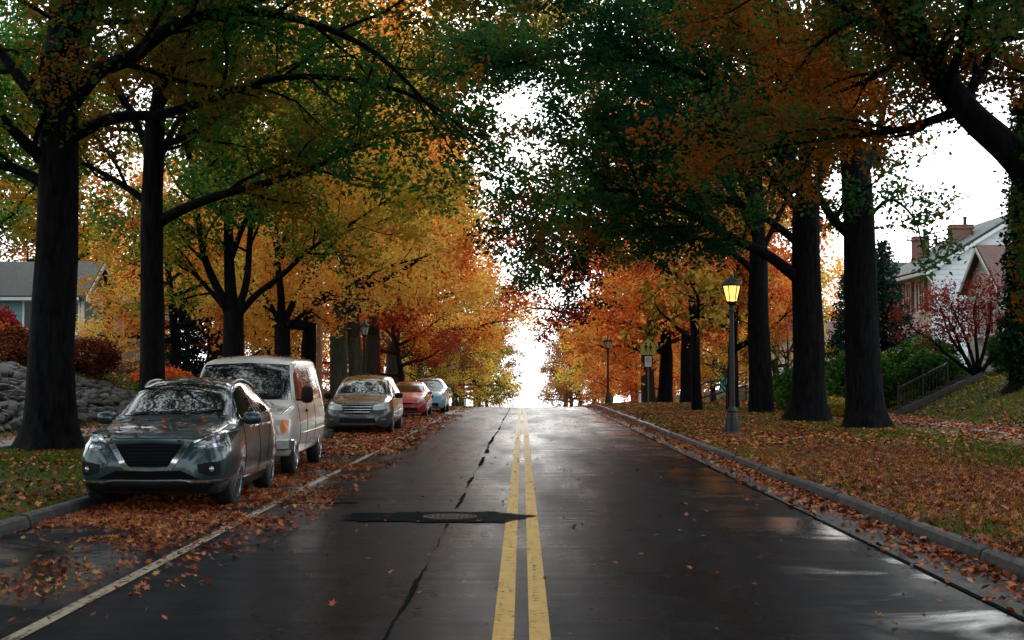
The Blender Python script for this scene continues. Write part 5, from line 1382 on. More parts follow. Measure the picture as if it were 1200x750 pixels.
# --- the red hatchback
S = dict(cat='car', L=4.46, W=1.75, R=0.315, tw=0.2, axles=(0.9, 3.6), zm=0.58,
    zt=[(0, .60), (.03, .68), (.1, .76), (.25, .83), (.6, .93), (.95, 1.0), (1.3, 1.16), (1.75, 1.36), (2.2, 1.47), (2.6, 1.49), (3.2, 1.43), (3.9, 1.24), (4.25, 1.12), (4.38, .9), (4.46, .7)],
    zs=[(0, .56), (.1, .70), (.25, .78), (.6, .86), (1.0, .91), (2.5, .95), (3.6, 1.0), (4.2, 1.0), (4.38, .84), (4.46, .66)],
    ws=[(0, .5), (.1, .66), (.3, .74), (.7, .79), (1.3, .82), (3, .83), (4, .78), (4.3, .7), (4.46, .6)],
    wm=[(0, .54), (.05, .68), (.15, .77), (.4, .84), (1, .87), (3.5, .87), (4.1, .83), (4.46, .66)],
    wb=[(0, .5), (.1, .66), (.4, .76), (4, .76), (4.46, .6)], zb=[(0, .24), (.1, .19), (.5, .17), (4, .19), (4.46, .3)],
    wt=[(0, .42), (.1, .56), (.3, .64), (.95, .70), (1.5, .63), (2.0, .585), (2.8, .57), (3.9, .55), (4.46, .5)],
    dz=[(0, .03), (.3, .04), (1, .04), (2, .06), (3.5, .06), (4.46, .03)])
M_REDC = paint('red_car_paint', (0.42, 0.003, 0.008), 0.0, 0.3)
red = Car('parked_car', 'bright red hatchback parked behind the dark minivan', S, M_REDC, (-4.85, 59.0, 0.0), R(-0.4))
red.panel('windscreen', M_GLASS, 'front', [(-.54, 1.40), (0, 1.425), (.54, 1.40)], [(-.68, 1.03), (0, 1.04), (.68, 1.03)], nu=16, nv=6)
red.panel('side_window', M_GLASS, 'side', [(1.6, 1.19), (2.0, 1.345), (2.35, 1.385)], [(1.3, .97), (2, .985), (2.35, .995)], mirror=True)
red.panel('side_window', M_GLASS, 'side', [(2.45, 1.385), (3.2, 1.30)], [(2.45, 1.0), (3.3, 1.03)], mirror=True)
red.panel('headlight', M_LENS_W, 'front', [(.50, .72), (.66, .80), (.75, .85)], [(.50, .62), (.68, .64), (.80, .68)], mirror=True, nu=8, nv=4)
red.panel('bumper_intake', M_BLK, 'front', [(-.5, .42), (0, .41), (.5, .42)], [(-.52, .27), (0, .26), (.52, .27)], nu=10, nv=2)
red.panel('badge_bar', M_BLKM, 'front', [(-.3, .60), (0, .605), (.3, .60)], [(-.28, .56), (0, .555), (.28, .56)], nu=8, nv=1)
red.mirrors(1.45, 1.0, .82, (.1, .06, .07))
red.seam('side', [(1.3, .95), (1.25, .35)]); red.seam('side', [(2.4, .98), (2.4, .35)])
# --- the pale blue crossover
k_ = lambda l, a, b: [(x * a, z * b) for x, z in l]
SU = suv.S
S = dict(cat='car', L=4.4, W=1.82, R=0.345, tw=0.22, axles=(0.87, 3.45), zm=0.62)
for q in ('zt', 'zs', 'zb', 'dz'): S[q] = k_(SU[q], 4.4 / 4.9, 1.62 / 1.685)
for q in ('ws', 'wm', 'wb', 'wt'): S[q] = k_(SU[q], 4.4 / 4.9, 1.82 / 1.92)
M_BLUE = paint('pale_blue_car_paint', (0.22, 0.48, 0.62), 0.1, 0.3)
blu = Car('parked_car', 'pale blue crossover farthest along the parked row', S, M_BLUE, (-4.5, 66.2, 0.0), R(-0.4))
blu.panel('windscreen', M_GLASS, 'front', [(-.55, 1.52), (0, 1.55), (.55, 1.52)], [(-.72, 1.13), (0, 1.14), (.72, 1.13)], nu=16, nv=6)
blu.panel('side_window', M_GLASS, 'side', [(1.65, 1.28), (2.1, 1.47), (2.45, 1.50)], [(1.4, 1.08), (2, 1.085), (2.45, 1.10)], mirror=True)
blu.panel('side_window', M_GLASS, 'side', [(2.55, 1.50), (3.3, 1.42)], [(2.55, 1.10), (3.4, 1.15)], mirror=True)
blu.panel('grille', M_BLKM, 'front', [(-.4, .80), (0, .82), (.4, .80)], [(-.28, .60), (0, .59), (.28, .60)], nu=10, nv=3)
blu.panel('headlight', M_LENS_W, 'front', [(.5, .83), (.68, .89), (.82, .93)], [(.5, .75), (.68, .76), (.84, .79)], mirror=True, nu=8, nv=3)
blu.panel('bumper_intake', M_BLK, 'front', [(-.6, .46), (0, .45), (.6, .46)], [(-.6, .30), (0, .29), (.6, .30)], nu=10, nv=2)
blu.mirrors(1.52, 1.08, .88, (.11, .065, .075))
blu.seam('side', [(1.4, 1.05), (1.38, .35)]); blu.seam('side', [(2.5, 1.08), (2.46, .35)])
# ================================================================== STREET FURNITURE
M_LAMP = mat('black_lamp_iron', [(0.3, (0.006, 0.007, 0.008)), (0.7, (0.016, 0.017, 0.018))], scale=12, rough=(0.35, 0.6), bump=0.1, metal=0.3)
M_LGLASS = flat_mat('frosted_lamp_glass', (0.45, 0.47, 0.46), rough=0.25)
M_LIT = flat_mat('lit_lamp_glass', (0.8, 0.5, 0.18), rough=0.4, emit=(1.0, 0.50, 0.09), es=1.9)
def lamp(x, y, lit, label, sc=1.0):
    e = empty('street_lamp', (x, y, gz(x, y) - 0.02)); e.scale = (sc, sc, sc)
    tag(e, label, 'street lamp', 'post-top street lamps')
    mb = MB(); mb.lathe([(.02, 0), (.26, 0), (.26, .06), (.22, .10), (.2, .13), (.185, .3), (.16, .5), (.125, .62), (.14, .66), (.12, .70), (.085, .78)], 12); mb.build('base', M_LAMP, e)
    mb = MB(); n = 16
    pr = [(.078, .7), (.074, 1.6), (.066, 2.6), (.058, 3.28)]
    v = []; f = []
    for r_, z_ in pr:
        for k in range(n):
            a = 2 * math.pi * k / n; q = r_ * (1 if k % 2 else 0.86); v.append((q * math.cos(a), q * math.sin(a), z_))
    for i in range(len(pr) - 1):
        for k in range(n): f.append((i * n + k, i * n + (k + 1) % n, (i + 1) * n + (k + 1) % n, (i + 1) * n + k))
    mb.add(v, f); mb.build('post', M_LAMP, e)
    mb = MB(); mb.lathe([(.02, 3.24), (.085, 3.25), (.09, 3.30), (.06, 3.34), (.065, 3.42), (.12, 3.47), (.135, 3.50), (.13, 3.53), (.02, 3.53)], 14); mb.build('collar', M_LAMP, e)
    # lantern: six tapering panes between ribs
    gl = empty('lantern'); gl.parent = e
    for k in range(6):
        a0, a1 = 2 * math.pi * k / 6, 2 * math.pi * (k + 1) / 6
        A = lambda a, r_, z_: Vector((r_ * math.cos(a), r_ * math.sin(a), z_))
        o_ = 0.06
        quad = [A(a0 + o_, .125, 3.54), A(a1 - o_, .125, 3.54), A(a1 - o_ * .7, .215, 3.92), A(a0 + o_ * .7, .215, 3.92)]
        nrm = -(A((a0 + a1) / 2, 1, 0)) * 0.008
        mb = MB(); mb.prism(quad, nrm); mb.build('pane', M_LIT if lit else M_LGLASS, gl)
        mb = MB(); mb.bar(A(a0, .135, 3.53), A(a0, .228, 3.93), .02, .02); mb.build('rib', M_LAMP, gl)
    mb = MB(); mb.lathe([(.05, 3.92), (.26, 3.92), (.275, 3.945), (.265, 3.97), (.22, 4.03), (.15, 4.09), (.07, 4.13), (.045, 4.16), (.05, 4.19), (.02, 4.24)], 18); mb.build('lantern_roof', M_LAMP, e, smooth=True)
    if lit:
        ld = bpy.data.lights.new('lamp_bulb', 'POINT'); ld.energy = 55; ld.color = (1.0, 0.55, 0.2); ld.shadow_soft_size = 0.1
        lo = bpy.data.objects.new('lamp_bulb', ld); COL.objects.link(lo); lo.parent = e; lo.location = (0, 0, 3.74)
    return e
lamp(5.48, 37.2, True, 'lit street lamp glowing yellow on the leafy verge')
lamp(-7.55, 68, False, 'unlit street lamp behind the dark minivan')
lamp(-6.2, 128, False, 'small distant unlit lamp beyond the pale blue crossover')
lamp(5.3, 88, False, 'distant unlit lamp on the verge before the blazing orange trees')
lamp(16.6, 89, False, 'tiny lamp far behind the two close trunks', 0.9)

# school crossing sign
M_SIGN = flat_mat('sign_yellow_green', (0.58, 0.46, 0.06), rough=0.4)
M_SBLK = flat_mat('sign_black', (0.01, 0.01, 0.01), rough=0.5)
M_SWH = flat_mat('sign_white', (0.62, 0.60, 0.58), rough=0.4)
M_SRED = flat_mat('sign_red', (0.5, 0.03, 0.03), rough=0.4)
M_GALV = flat_mat('galvanised_post', (0.10, 0.12, 0.12), rough=0.5, metal=0.4)
sx, sy = 5.62, 63.5
e = empty('crossing_sign', (sx, sy, gz(sx, sy))); tag(e, 'yellow pentagon school crossing sign on a thin post by the kerb', 'sign')
mb = MB(); mb.box((0, .03, 1.65), (.06, .04, 3.4)); mb.build('post', M_GALV, e)
def poly_xz(pts, y): return [Vector((x, y, z)) for x, z in pts]
pent = [(-.36, 2.5), (.36, 2.5), (.36, 2.92), (0, 3.28), (-.36, 2.92)]
mb = MB(); mb.prism(poly_xz(pent, 0), (0, -.006, 0)); sg_ = mb.build('sign_plate', M_SIGN, e)
for a, b in zip(pent, pent[1:] + pent[:1]):
    mb = MB(); k = .92
    mb.bar((a[0] * k, -.009, 2.88 + (a[1] - 2.88) * k), (b[0] * k, -.009, 2.88 + (b[1] - 2.88) * k), .014, .004, up=(0, 1, 0)); mb.build('border', M_SBLK, sg_)
for dx, sc in ((-.10, 1.0), (.11, .92)):
    mb = MB(); y = -.0095
    mb.ellip((dx, y, 2.58 + .43 * sc), (.042, .004, .05), 1, 12, 6)
    mb.prism(poly_xz([(dx - .055, 2.58 + .36 * sc), (dx + .055, 2.58 + .36 * sc), (dx + .04, 2.58 + .18 * sc), (dx - .04, 2.58 + .18 * sc)], y), (0, -.004, 0))
    for l_ in (-1, 1):
        mb.bar((dx + .015 * l_, y - .002, 2.58 + .19 * sc), (dx + .06 * l_, y - .002, 2.58), .034, .004, up=(0, 1, 0))
        mb.bar((dx + .045 * l_, y - .002, 2.58 + .34 * sc), (dx + .095 * l_, y - .002, 2.58 + .2 * sc), .026, .004, up=(0, 1, 0))
    mb.build('walking_figure', M_SBLK, sg_)
mb = MB(); mb.box((0, -.003, 2.2), (.31, .006, .46)); pl = mb.build('parking_plate', M_SWH, e)
mb = MB(); rp = [(.085 * math.cos(k * math.pi / 10), .085 * math.sin(k * math.pi / 10) + 2.27) for k in range(21)]
for a, b in zip(rp[:-1], rp[1:]): mb.bar((a[0], -.0085, a[1]), (b[0], -.0085, b[1]), .022, .004, up=(0, 1, 0))
mb.bar((-.06, -.0085, 2.33), (.06, -.0085, 2.21), .02, .004, up=(0, 1, 0)); mb.build('red_ring', M_SRED, pl)

# white marker post at the crest, pale pole, bench
def post(x, y, h, w, m_, name, label, cat):
    e = empty(name, (x, y, gz(x, y))); tag(e, label, cat)
    mb = MB(); mb.lathe([(.01, -.1), (w, -.1), (w * .92, h - .04), (w * .5, h), (.01, h + .01)], 10); mb.build('shaft', m_, e)
    mb = MB(); mb.lathe([(w * 1.02, h * .82), (w * 1.06, h * .82), (w * 1.06, h * .9), (w * 1.02, h * .9)], 10); mb.build('band', M_SBLK, e)
M_WPOST = flat_mat('white_plastic', (0.7, 0.7, 0.68), rough=0.5)
post(-6.0, 150, 1.3, 0.13, M_WPOST, 'marker_post', 'white marker post low at the crest left of the road', 'post')
post(6.6, 80, 0.75, 0.08, M_WPOST, 'marker_post', 'small white post left of the crossing sign', 'post')
M_POLE = mat('weathered_pole_wood', [(0.3, (0.22, 0.13, 0.07)), (0.7, (0.38, 0.25, 0.15))], scale=3, stretch=(4, 4, .3), bump=.3)
post(-9.7, 68, 8.0, 0.14, M_POLE, 'utility_pole', 'pale wooden pole beside the thin trunk right of the beige van', 'pole')
e = empty('park_bench', (-7.6, 50.5, gz(-7.6, 50.5)), 0); tag(e, 'black slatted bench half hidden between beige van and dark minivan', 'bench')
for k in range(3):
    mb = MB(); mb.box((-.12 + .14 * k, 0, .44), (.11, 1.5, .035)); mb.build('seat_slat', M_LAMP, e, bevel=.004)
    mb = MB(); mb.box((-.22 - .02 * k, 0, .55 + .13 * k), (.03, 1.5, .10)); mb.build('back_slat', M_LAMP, e, bevel=.004)
for yy in (-.62, .62):
    mb = MB(); mb.bar((.18, yy, 0), (.16, yy, .43), .05, .05); mb.bar((-.2, yy, 0), (-.2, yy, .42), .05, .05); mb.bar((-.2, yy, .42), (-.285, yy, .9), .05, .04); mb.bar((-.2, yy, .40), (.2, yy, .40), .05, .04); mb.build('leg', M_LAMP, e)

# ================================================================== HOUSES
def siding(name, c):
    return mat(name, [(0.3, tuple(q * .82 for q in c)), (0.7, c)], scale=3, rough=(.55, .8), bump=.05, stretch=(1, 1, 6))
M_TEALS = siding('teal_clapboard', (0.15, 0.37, 0.41)); M_CREAM = siding('cream_clapboard', (0.68, 0.64, 0.57)); M_WHITES = siding('white_clapboard', (0.74, 0.79, 0.84)); M_GREYS = siding('pale_grey_siding', (0.42, 0.47, 0.48))
M_TRIM = flat_mat('white_trim', (0.72, 0.74, 0.74), rough=.5)
M_SHUT = flat_mat('dark_shutter', (0.03, 0.045, 0.05), rough=.5)
M_PANE = flat_mat('house_glass', (0.02, 0.025, 0.028), rough=.2, spec=.3)
def shingle(name, c): return mat(name, [(0.3, tuple(q * .6 for q in c)), (0.7, tuple(q * 1.2 for q in c))], scale=6, rough=(.8, .95), bump=.5, stretch=(1.2, 1.2, 5))
M_RGREY = shingle('grey_shingle', (.11, .115, .11)); M_RDARK = shingle('dark_shingle', (.035, .05, .055)); M_RBROWN = shingle('brown_shingle', (.15, .085, .07))
def brick_mat():
    m, nt, out = new_mat('chimney_brick')
    b = nt.nodes.new('ShaderNodeBsdfPrincipled'); nt.links.new(b.outputs[0], out.inputs[0])
    t = nt.nodes.new('ShaderNodeTexBrick'); v = coords(nt)
    sep = nt.nodes.new('ShaderNodeSeparateXYZ'); nt.links.new(v, sep.inputs[0]); ad = nt.nodes.new('ShaderNodeMath'); nt.links.new(sep.outputs[0], ad.inputs[0]); nt.links.new(sep.outputs[1], ad.inputs[1])
    cb = nt.nodes.new('ShaderNodeCombineXYZ'); nt.links.new(ad.outputs[0], cb.inputs[0]); nt.links.new(sep.outputs[2], cb.inputs[1]); nt.links.new(cb.outputs[0], t.inputs['Vector'])
    t.inputs['Scale'].default_value = 4.5; t.inputs['Color1'].default_value = (.22, .08, .06, 1); t.inputs['Color2'].default_value = (.15, .055, .045, 1); t.inputs['Mortar'].default_value = (.28, .24, .22, 1)
    nt.links.new(t.outputs[0], b.inputs['Base Color']); b.inputs['Roughness'].default_value = .9
    return m
M_BRICK = brick_mat()

def wall_boards(parent, a, b, z0, z1, n_out, material, pitch=0.22, gable=None):
    """clapboards from a to b (xy); gable = (peak_z, t of the peak) clips them under the rakes"""
    a, b = Vector(a), Vector(b); t = (b - a); L = t.length; t.normalize(); n_ = Vector(n_out)
    z_ = z0
    zmax = gable[0] if gable else z1
    while z_ < zmax - 0.05:
        t0, t1 = 0.0, L
        zc = z_ + pitch
        if gable and zc > z1:
            k = min(1, (zc - z1) / (gable[0] - z1)); t0 = k * gable[1] * L; t1 = L - k * (1 - gable[1]) * L
        if t1 - t0 < .15: break
        p0 = a + t * t0; p1 = a + t * t1
        v = []
        for p in (p0, p1):
            p = Vector((p.x, p.y, 0))
            N3 = Vector((n_.x, n_.y, 0))
            v += [p + N3 * .004 + Vector((0, 0, z_)), p + N3 * .036 + Vector((0, 0, z_)), p + N3 * .014 + Vector((0, 0, z_ + pitch + .012)), p + N3 * .004 + Vector((0, 0, z_ + pitch + .012))]
        mb = MB(); mb.add(v, [(0, 1, 5, 4), (1, 2, 6, 5), (2, 3, 7, 6), (3, 0, 4, 7), (0, 3, 2, 1), (4, 5, 6, 7)])
        mb.build('clapboard', material, parent)
        z_ += pitch

def window(parent, c, w, h, n_out, shutters=False, bars=(1, 1), trim=M_TRIM):
    """c: centre on the wall; n_out: outward (x,y)"""
    c = Vector(c); n_ = Vector((n_out[0], n_out[1], 0)); t = Vector((-n_.y, n_.x, 0)); up = Vector((0, 0, 1))
    M_ = Matrix((t, n_, up)).transposed()
    def B(mb, x, z, sx_, sz_, d, th): mb.box(c + t * x + up * z + n_ * d, (sx_, th, sz_), M=M_)
    mb = MB(); B(mb, 0, 0, w, h, .045, .03); wo = mb.build('window', M_PANE, parent)
    fw = .09
    mb = MB()
    for x in (-1, 1): B(mb, x * (w / 2 + fw / 2), 0, fw, h + 2 * fw, .06, .08)
    for z_ in (-1, 1): B(mb, 0, z_ * (h / 2 + fw / 2), w, fw, .06, .078)
    mb.build('frame', trim, wo)
    mb = MB(); B(mb, 0, -h / 2 - fw - .03, w + .3, .06, .09, .16); mb.build('sill', trim, wo)
    mb = MB()
    for i in range(bars[0]): B(mb, -w / 2 + w * (i + 1) / (bars[0] + 1), 0, .03, h, .066, .02)
    for i in range(bars[1]): B(mb, 0, -h / 2 + h * (i + 1) / (bars[1] + 1), w, .035, .067, .026)
    mb.build('glazing_bar', trim, wo)
    if shutters:
        for x in (-1, 1):
            mb = MB(); B(mb, x * (w / 2 + fw + .21), 0, .38, h + .12, .06, .05)
            for k in range(8): B(mb, x * (w / 2 + fw + .21), -h / 2 + h * (k + .5) / 8, .30, .05, .09, .02)
            mb.build('shutter', M_SHUT, wo)
    return wo

def slab(parent, quad, th, material, name='roof'):
    q = [Vector(p) for p in quad]; n_ = (q[1] - q[0]).cross(q[2] - q[0]).normalized()
    if n_.z < 0: n_ = -n_
    mb = MB(); mb.prism(q, n_ * th); return mb.build(name, material, parent)

# --- white two-storey house with brick chimneys (gable end faces the street's near end)
HX0, HX1, HY0, HY1 = 20.8, 29.8, 72.0, 81.0
zg = 1.9; ze = 7.25; zp = 10.0; xm = (HX0 + HX1) / 2
e = empty('white_house', (0, 0, 0)); tag(e, 'white gabled house with brick chimneys and dark shutters', 'house')
mb = MB(); mb.prism([(HX0, HY0, zg), (HX1, HY0, zg), (HX1, HY0, ze), (xm, HY0, zp), (HX0, HY0, ze)], (0, HY1 - HY0, 0)); w_ = mb.build('wall', M_WHITES, e)
wall_boards(w_, (HX0, HY0), (HX1, HY0), zg + .02, ze, (0, -1), M_WHITES, .26, (zp, .5))
wall_boards(w_, (HX0, HY1), (HX0, HY0), zg + .02, ze - .2, (-1, 0), M_CREAM, .26)
ov = .45; sl = (zp - ze) / (xm - HX0)
slab(e, [(HX0 - ov, HY0 - .3, ze - ov * sl + .03), (xm, HY0 - .3, zp + .03), (xm, HY1 + .3, zp + .03), (HX0 - ov, HY1 + .3, ze - ov * sl + .03)], .12, M_RDARK)
slab(e, [(HX1 + ov, HY0 - .3, ze - ov * sl + .03), (xm, HY0 - .3, zp + .03), (xm, HY1 + .3, zp + .03), (HX1 + ov, HY1 + .3, ze - ov * sl + .03)], .12, M_RDARK)
mb = MB()
mb.bar((HX0 - ov, HY0 - .32, ze - ov * sl - .06), (xm, HY0 - .32, zp - .06), .05, .2, up=(0, -1, 0)) if False else mb.prism([(HX0 - ov, HY0 - .345, ze - ov * sl - .17), (xm, HY0 - .345, zp - .17), (xm, HY0 - .345, zp + .02), (HX0 - ov, HY0 - .345, ze - ov * sl + .02)], (0, .04, 0))
mb.build('rake_board', M_TRIM, e)
mb = MB(); mb.prism([(HX1 + ov, HY0 - .345, ze - ov * sl - .17), (xm + .003, HY0 - .345, zp - .17), (xm + .003, HY0 - .345, zp + .02), (HX1 + ov, HY0 - .345, ze - ov * sl + .02)], (0, .04, 0)); mb.build('rake_board', M_TRIM, e)
mb = MB(); mb.box((HX0 - ov - .05, (HY0 + HY1) / 2, ze - ov * sl - .06), (.13, HY1 - HY0 + .55, .16)); mb.build('rain_gutter', M_TRIM, e)
mb = MB(); mb.box((HX0 - ov / 2, (HY0 + HY1) / 2, ze - ov * sl - .1), (ov - .08, HY1 - HY0 + .3, .05)); mb.build('soffit', M_TRIM, e)
mb = MB(); mb.tube([(HX0 - ov, HY0 - .05, ze - .35), (HX0 - .07, HY0 - .02, ze - .8), (HX0 - .07, HY0 - .02, zg + .2)], .05, 8); mb.build('downpipe', M_TRIM, e)
for yy in (73.8, 76.3, 78.8): window(w_, (HX0 - .02, yy, 5.9), .85, 1.5, (-1, 0), True)
for yy in (74.6, 78.4): window(w_, (HX0 - .02, yy, 3.4), 1.0, 1.5, (-1, 0), False)
window(w_, (26.6, HY0 - .02, 6.0), .9, 1.4, (0, -1), True); window(w_, (24.2, HY0 - .02, 3.6), .9, 1.4, (0, -1), False)
for cx, cy, cw, z0_, z1_ in ((23.5, 76.2, 1.15, 8.2, 9.75), (22.3, 79.6, .8, 7.6, 9.45)):
    mb = MB(); mb.box((cx, cy, (z0_ + z1_) / 2), (cw, .75, z1_ - z0_)); ch = mb.build('chimney', M_BRICK, e)
    mb = MB(); mb.box((cx, cy, z1_ - .12), (cw + .12, .87, .1)); mb.box((cx, cy, z1_ + .03), (cw + .06, .8, .06)); mb.build('chimney_cap', M_BRICK, ch)
    mb = MB(); mb.lathe([(.01, 0), (.1, 0), (.09, .35), (.13, .36), (.13, .42), (.01, .46)], 10, c=(cx + .25, cy, z1_ + .06)); mb.build('flue', M_LAMP, ch)
# low porch wing on its far side
mb = MB(); mb.box((20.0, 78.0, 3.2), (1.6, 4.0, 2.6)); mb.build('porch', M_CREAM, e)
slab(e, [(18.9, 75.8, 4.45), (20.78, 75.8, 5.1), (20.78, 80.2, 5.1), (18.9, 80.2, 4.45)], .1, M_RBROWN, 'porch_roof')

# --- cream wing with a brown roof nearer the street
WX, WX1, WY0, WY1 = 18.5, 25.0, 54.9, 59.1
zg2 = gz(18.5, 57) - .1; ze2, zp2 = 5.3, 6.85; ym = (WY0 + WY1) / 2
e = empty('cream_house', (0, 0, 0)); tag(e, 'cream clapboard house with steep brown roof behind the burgundy maple', 'house')
mb = MB(); mb.prism([(WX, WY0, zg2), (WX, WY1, zg2), (WX, WY1, ze2), (WX, ym, zp2), (WX, WY0, ze2)], (WX1 - WX, 0, 0)); w_ = mb.build('wall', M_CREAM, e)
wall_boards(w_, (WX, WY1), (WX, WY0), zg2 + .05, ze2, (-1, 0), M_CREAM, .2, (zp2, .5))
wall_boards(w_, (WX, WY0), (WX1, WY0), zg2 + .05, ze2 - .15, (0, -1), M_CREAM, .2)
sl2 = (zp2 - ze2) / (ym - WY0); o2 = .35
slab(e, [(WX - .3, WY0 - o2, ze2 - o2 * sl2 + .03), (WX1, WY0 - o2, ze2 - o2 * sl2 + .03), (WX1, ym, zp2 + .03), (WX - .3, ym, zp2 + .03)], .1, M_RBROWN)
slab(e, [(WX - .3, WY1 + o2, ze2 - o2 * sl2 + .03), (WX1, WY1 + o2, ze2 - o2 * sl2 + .03), (WX1, ym, zp2 + .03), (WX - .3, ym, zp2 + .03)], .1, M_RBROWN)
for yy, s_ in ((WY0 - o2, 0), (WY1 + o2, .003)):
    mb = MB(); mb.prism([(WX - .345, yy, ze2 - o2 * sl2 - .14), (WX - .345, ym, zp2 - .14 - s_), (WX - .345, ym, zp2 + .02), (WX - .345, yy, ze2 - o2 * sl2 + .02)], (.04 + s_, 0, 0)); mb.build('rake_board', M_TRIM, e)
mb = MB(); mb.box((20.2, 55.9, 6.2), (.5, .35, .3)); mb.build('roof_vent', M_LAMP, e)
window(w_, (WX - .02, 57.6, 4.0), .75, 1.2, (-1, 0)); window(w_, (WX - .02, 56.0, 4.0), .75, 1.2, (-1, 0)); window(w_, (20.6, WY0 - .02, 4.0), .9, 1.2, (0, -1))
mb = MB(); mb.box((WX - .03, WY0 - .03, (zg2 + ze2) / 2 - .1), (.12, .12, ze2 - zg2 - .3)); mb.build('corner_board', M_TRIM, e)

# --- house with the dark roof behind, and a tan house far off
def plain_house(name, label, x0, x1, y0, y1, zg_, ze_, zp_, wm_, rm_, wins=()):
    e = empty(name); tag(e, label, 'house'); ym_ = (y0 + y1) / 2
    mb = MB(); mb.prism([(x0, y0, zg_), (x0, y1, zg_), (x0, y1, ze_), (x0, ym_, zp_), (x0, y0, ze_)], (x1 - x0, 0, 0)); w_ = mb.build('wall', wm_, e)
    s_ = (zp_ - ze_) / (ym_ - y0)
    slab(e, [(x0 - .3, y0 - .4, ze_ - .4 * s_ + .03), (x1 + .3, y0 - .4, ze_ - .4 * s_ + .03), (x1 + .3, ym_, zp_ + .03), (x0 - .3, ym_, zp_ + .03)], .12, rm_)
    slab(e, [(x0 - .3, y1 + .4, ze_ - .4 * s_ + .03), (x1 + .3, y1 + .4, ze_ - .4 * s_ + .03), (x1 + .3, ym_, zp_ + .03), (x0 - .3, ym_, zp_ + .03)], .12, rm_)
    wall_boards(w_, (x0, y0), (x1, y0), zg_ + .05, ze_ - .2, (0, -1), wm_, .26)
    for c, n_ in wins: window(w_, c, .9, 1.4, n_)
    return e
plain_house('dark_roofed_house', 'house with a dark slate roof left of the white house', 24.2, 33, 93, 103, 1.0, 6.6, 9.4, M_CREAM, M_RDARK, [((25.6, 92.98, 5.0), (0, -1)), ((27.6, 92.98, 5.0), (0, -1))])
plain_house('tan_house', 'tan house far behind the two close trunks', 20.5, 30, 116, 126, -.5, 3.9, 6.2, M_CREAM, M_RBROWN, [((22.0, 115.98, 2.4), (0, -1)), ((24.4, 115.98, 2.4), (0, -1))])

# --- teal bungalow on the left bank
TX0, TX1, TY0, TY1 = -33.0, -20.1, 64.8, 69.4
zt0 = 2.2; zte = 5.55; ztp = 7.0; tm = (TY0 + TY1) / 2
e = empty('teal_house'); tag(e, 'teal clapboard bungalow with grey roof and white-trimmed gable', 'house')
mb = MB(); mb.prism([(TX0, TY0, zt0), (TX0, TY1, zt0), (TX0, TY1, zte), (TX0, tm, ztp), (TX0, TY0, zte)], (TX1 - TX0, 0, 0)); w_ = mb.build('wall', M_TEALS, e)
wall_boards(w_, (TX0, TY0), (TX1, TY0), zt0 + .05, zte - .1, (0, -1), M_TEALS, .25)
wall_boards(w_, (TX1, TY0), (TX1, TY1), zt0 + .05, zte, (1, 0), M_TEALS, .25, (ztp, .5))
st_ = (ztp - zte) / (tm - TY0)
slab(e, [(TX0, TY0 - .5, zte - .5 * st_ + .03), (TX1 + .3, TY0 - .5, zte - .5 * st_ + .03), (TX1 + .3, tm, ztp + .03), (TX0, tm, ztp + .03)], .12, M_RGREY)
slab(e, [(TX0, TY1 + .5, zte - .5 * st_ + .03), (TX1 + .3, TY1 + .5, zte - .5 * st_ + .03), (TX1 + .3, tm, ztp + .03), (TX0, tm, ztp + .03)], .12, M_RGREY)
mb = MB(); mb.box(((TX0 + TX1) / 2, TY0 - .55, zte - .5 * st_ - .02), (TX1 - TX0, .1, .14)); mb.build('rain_gutter', M_TRIM, e)
window(w_, (-22.35, TY0 - .02, 4.5), .75, 1.2, (0, -1), False, (0, 0))
window(w_, (-20.62, TY0 - .02, 4.4), .7, 1.35, (0, -1), False, (1, 0))
window(w_, (-27.5, TY0 - .02, 4.4), 1.2, 1.3, (0, -1), False, (1, 1))
for yy, s_ in ((TY0 - .5, 0), (TY1 + .5, .003)):
    mb = MB(); mb.prism([(TX1 + .305, yy, zte - .5 * st_ - .16), (TX1 + .305, tm, ztp - .16 - s_), (TX1 + .305, tm, ztp + .05), (TX1 + .305, yy, zte - .5 * st_ + .05)], (.05 + s_, 0, 0)); mb.build('rake_board', M_TRIM, e)
mb = MB(); mb.box((TX1 + .02, TY0 - .02, (zt0 + zte) / 2 - .1), (.14, .14, zte - zt0 - .3)); mb.build('corner_board', M_TRIM, e)
# --- grey sun porch behind
e = empty('grey_porch_house'); tag(e, 'pale grey porch house with a band of windows behind the slim trunk', 'house')
PX, PY0, PY1 = -19.4, 68.5, 76.5; pz0 = 2.3
mb = MB(); mb.box((PX - 2.5, (PY0 + PY1) / 2, pz0 + 1.35), (5, PY1 - PY0, 2.7)); w_ = mb.build('wall', M_GREYS, e)
slab(e, [(PX + .5, PY0 - .4, 4.9), (PX - 2.5, PY0 - .4, 6.1), (PX - 2.5, PY1 + .4, 6.1), (PX + .5, PY1 + .4, 4.9)], .12, M_RGREY)
slab(e, [(PX - 5.5, PY0 - .4, 4.9), (PX - 2.5, PY0 - .4, 6.1), (PX - 2.5, PY1 + .4, 6.1), (PX - 5.5, PY1 + .4, 4.9)], .12, M_RGREY)
for k in range(7): window(w_, (PX + .02, PY0 + .7 + k * 1.08, 4.1), .78, 1.15, (1, 0), False, (0, 0))
for k in range(4): window(w_, (PX - .7 - k * 1.1, PY0 - .02, 4.1), .78, 1.15, (0, -1), False, (0, 0))
mb = MB(); mb.box((PX + .55, (PY0 + PY1) / 2, 4.85), (.1, PY1 - PY0 + .7, .13)); mb.build('rain_gutter', M_TRIM, e)
mb = MB(); mb.lathe([(.01, 0), (.16, 0), (.16, .75), (.2, .77), (.2, .84), (.01, .9)], 12, c=(PX + 1.2, 70.5, gz(PX + 1.2, 70.5))); o = mb.build('garden_urn', M_TRIM); tag(o, 'white garden pedestal before the grey porch', 'pedestal')

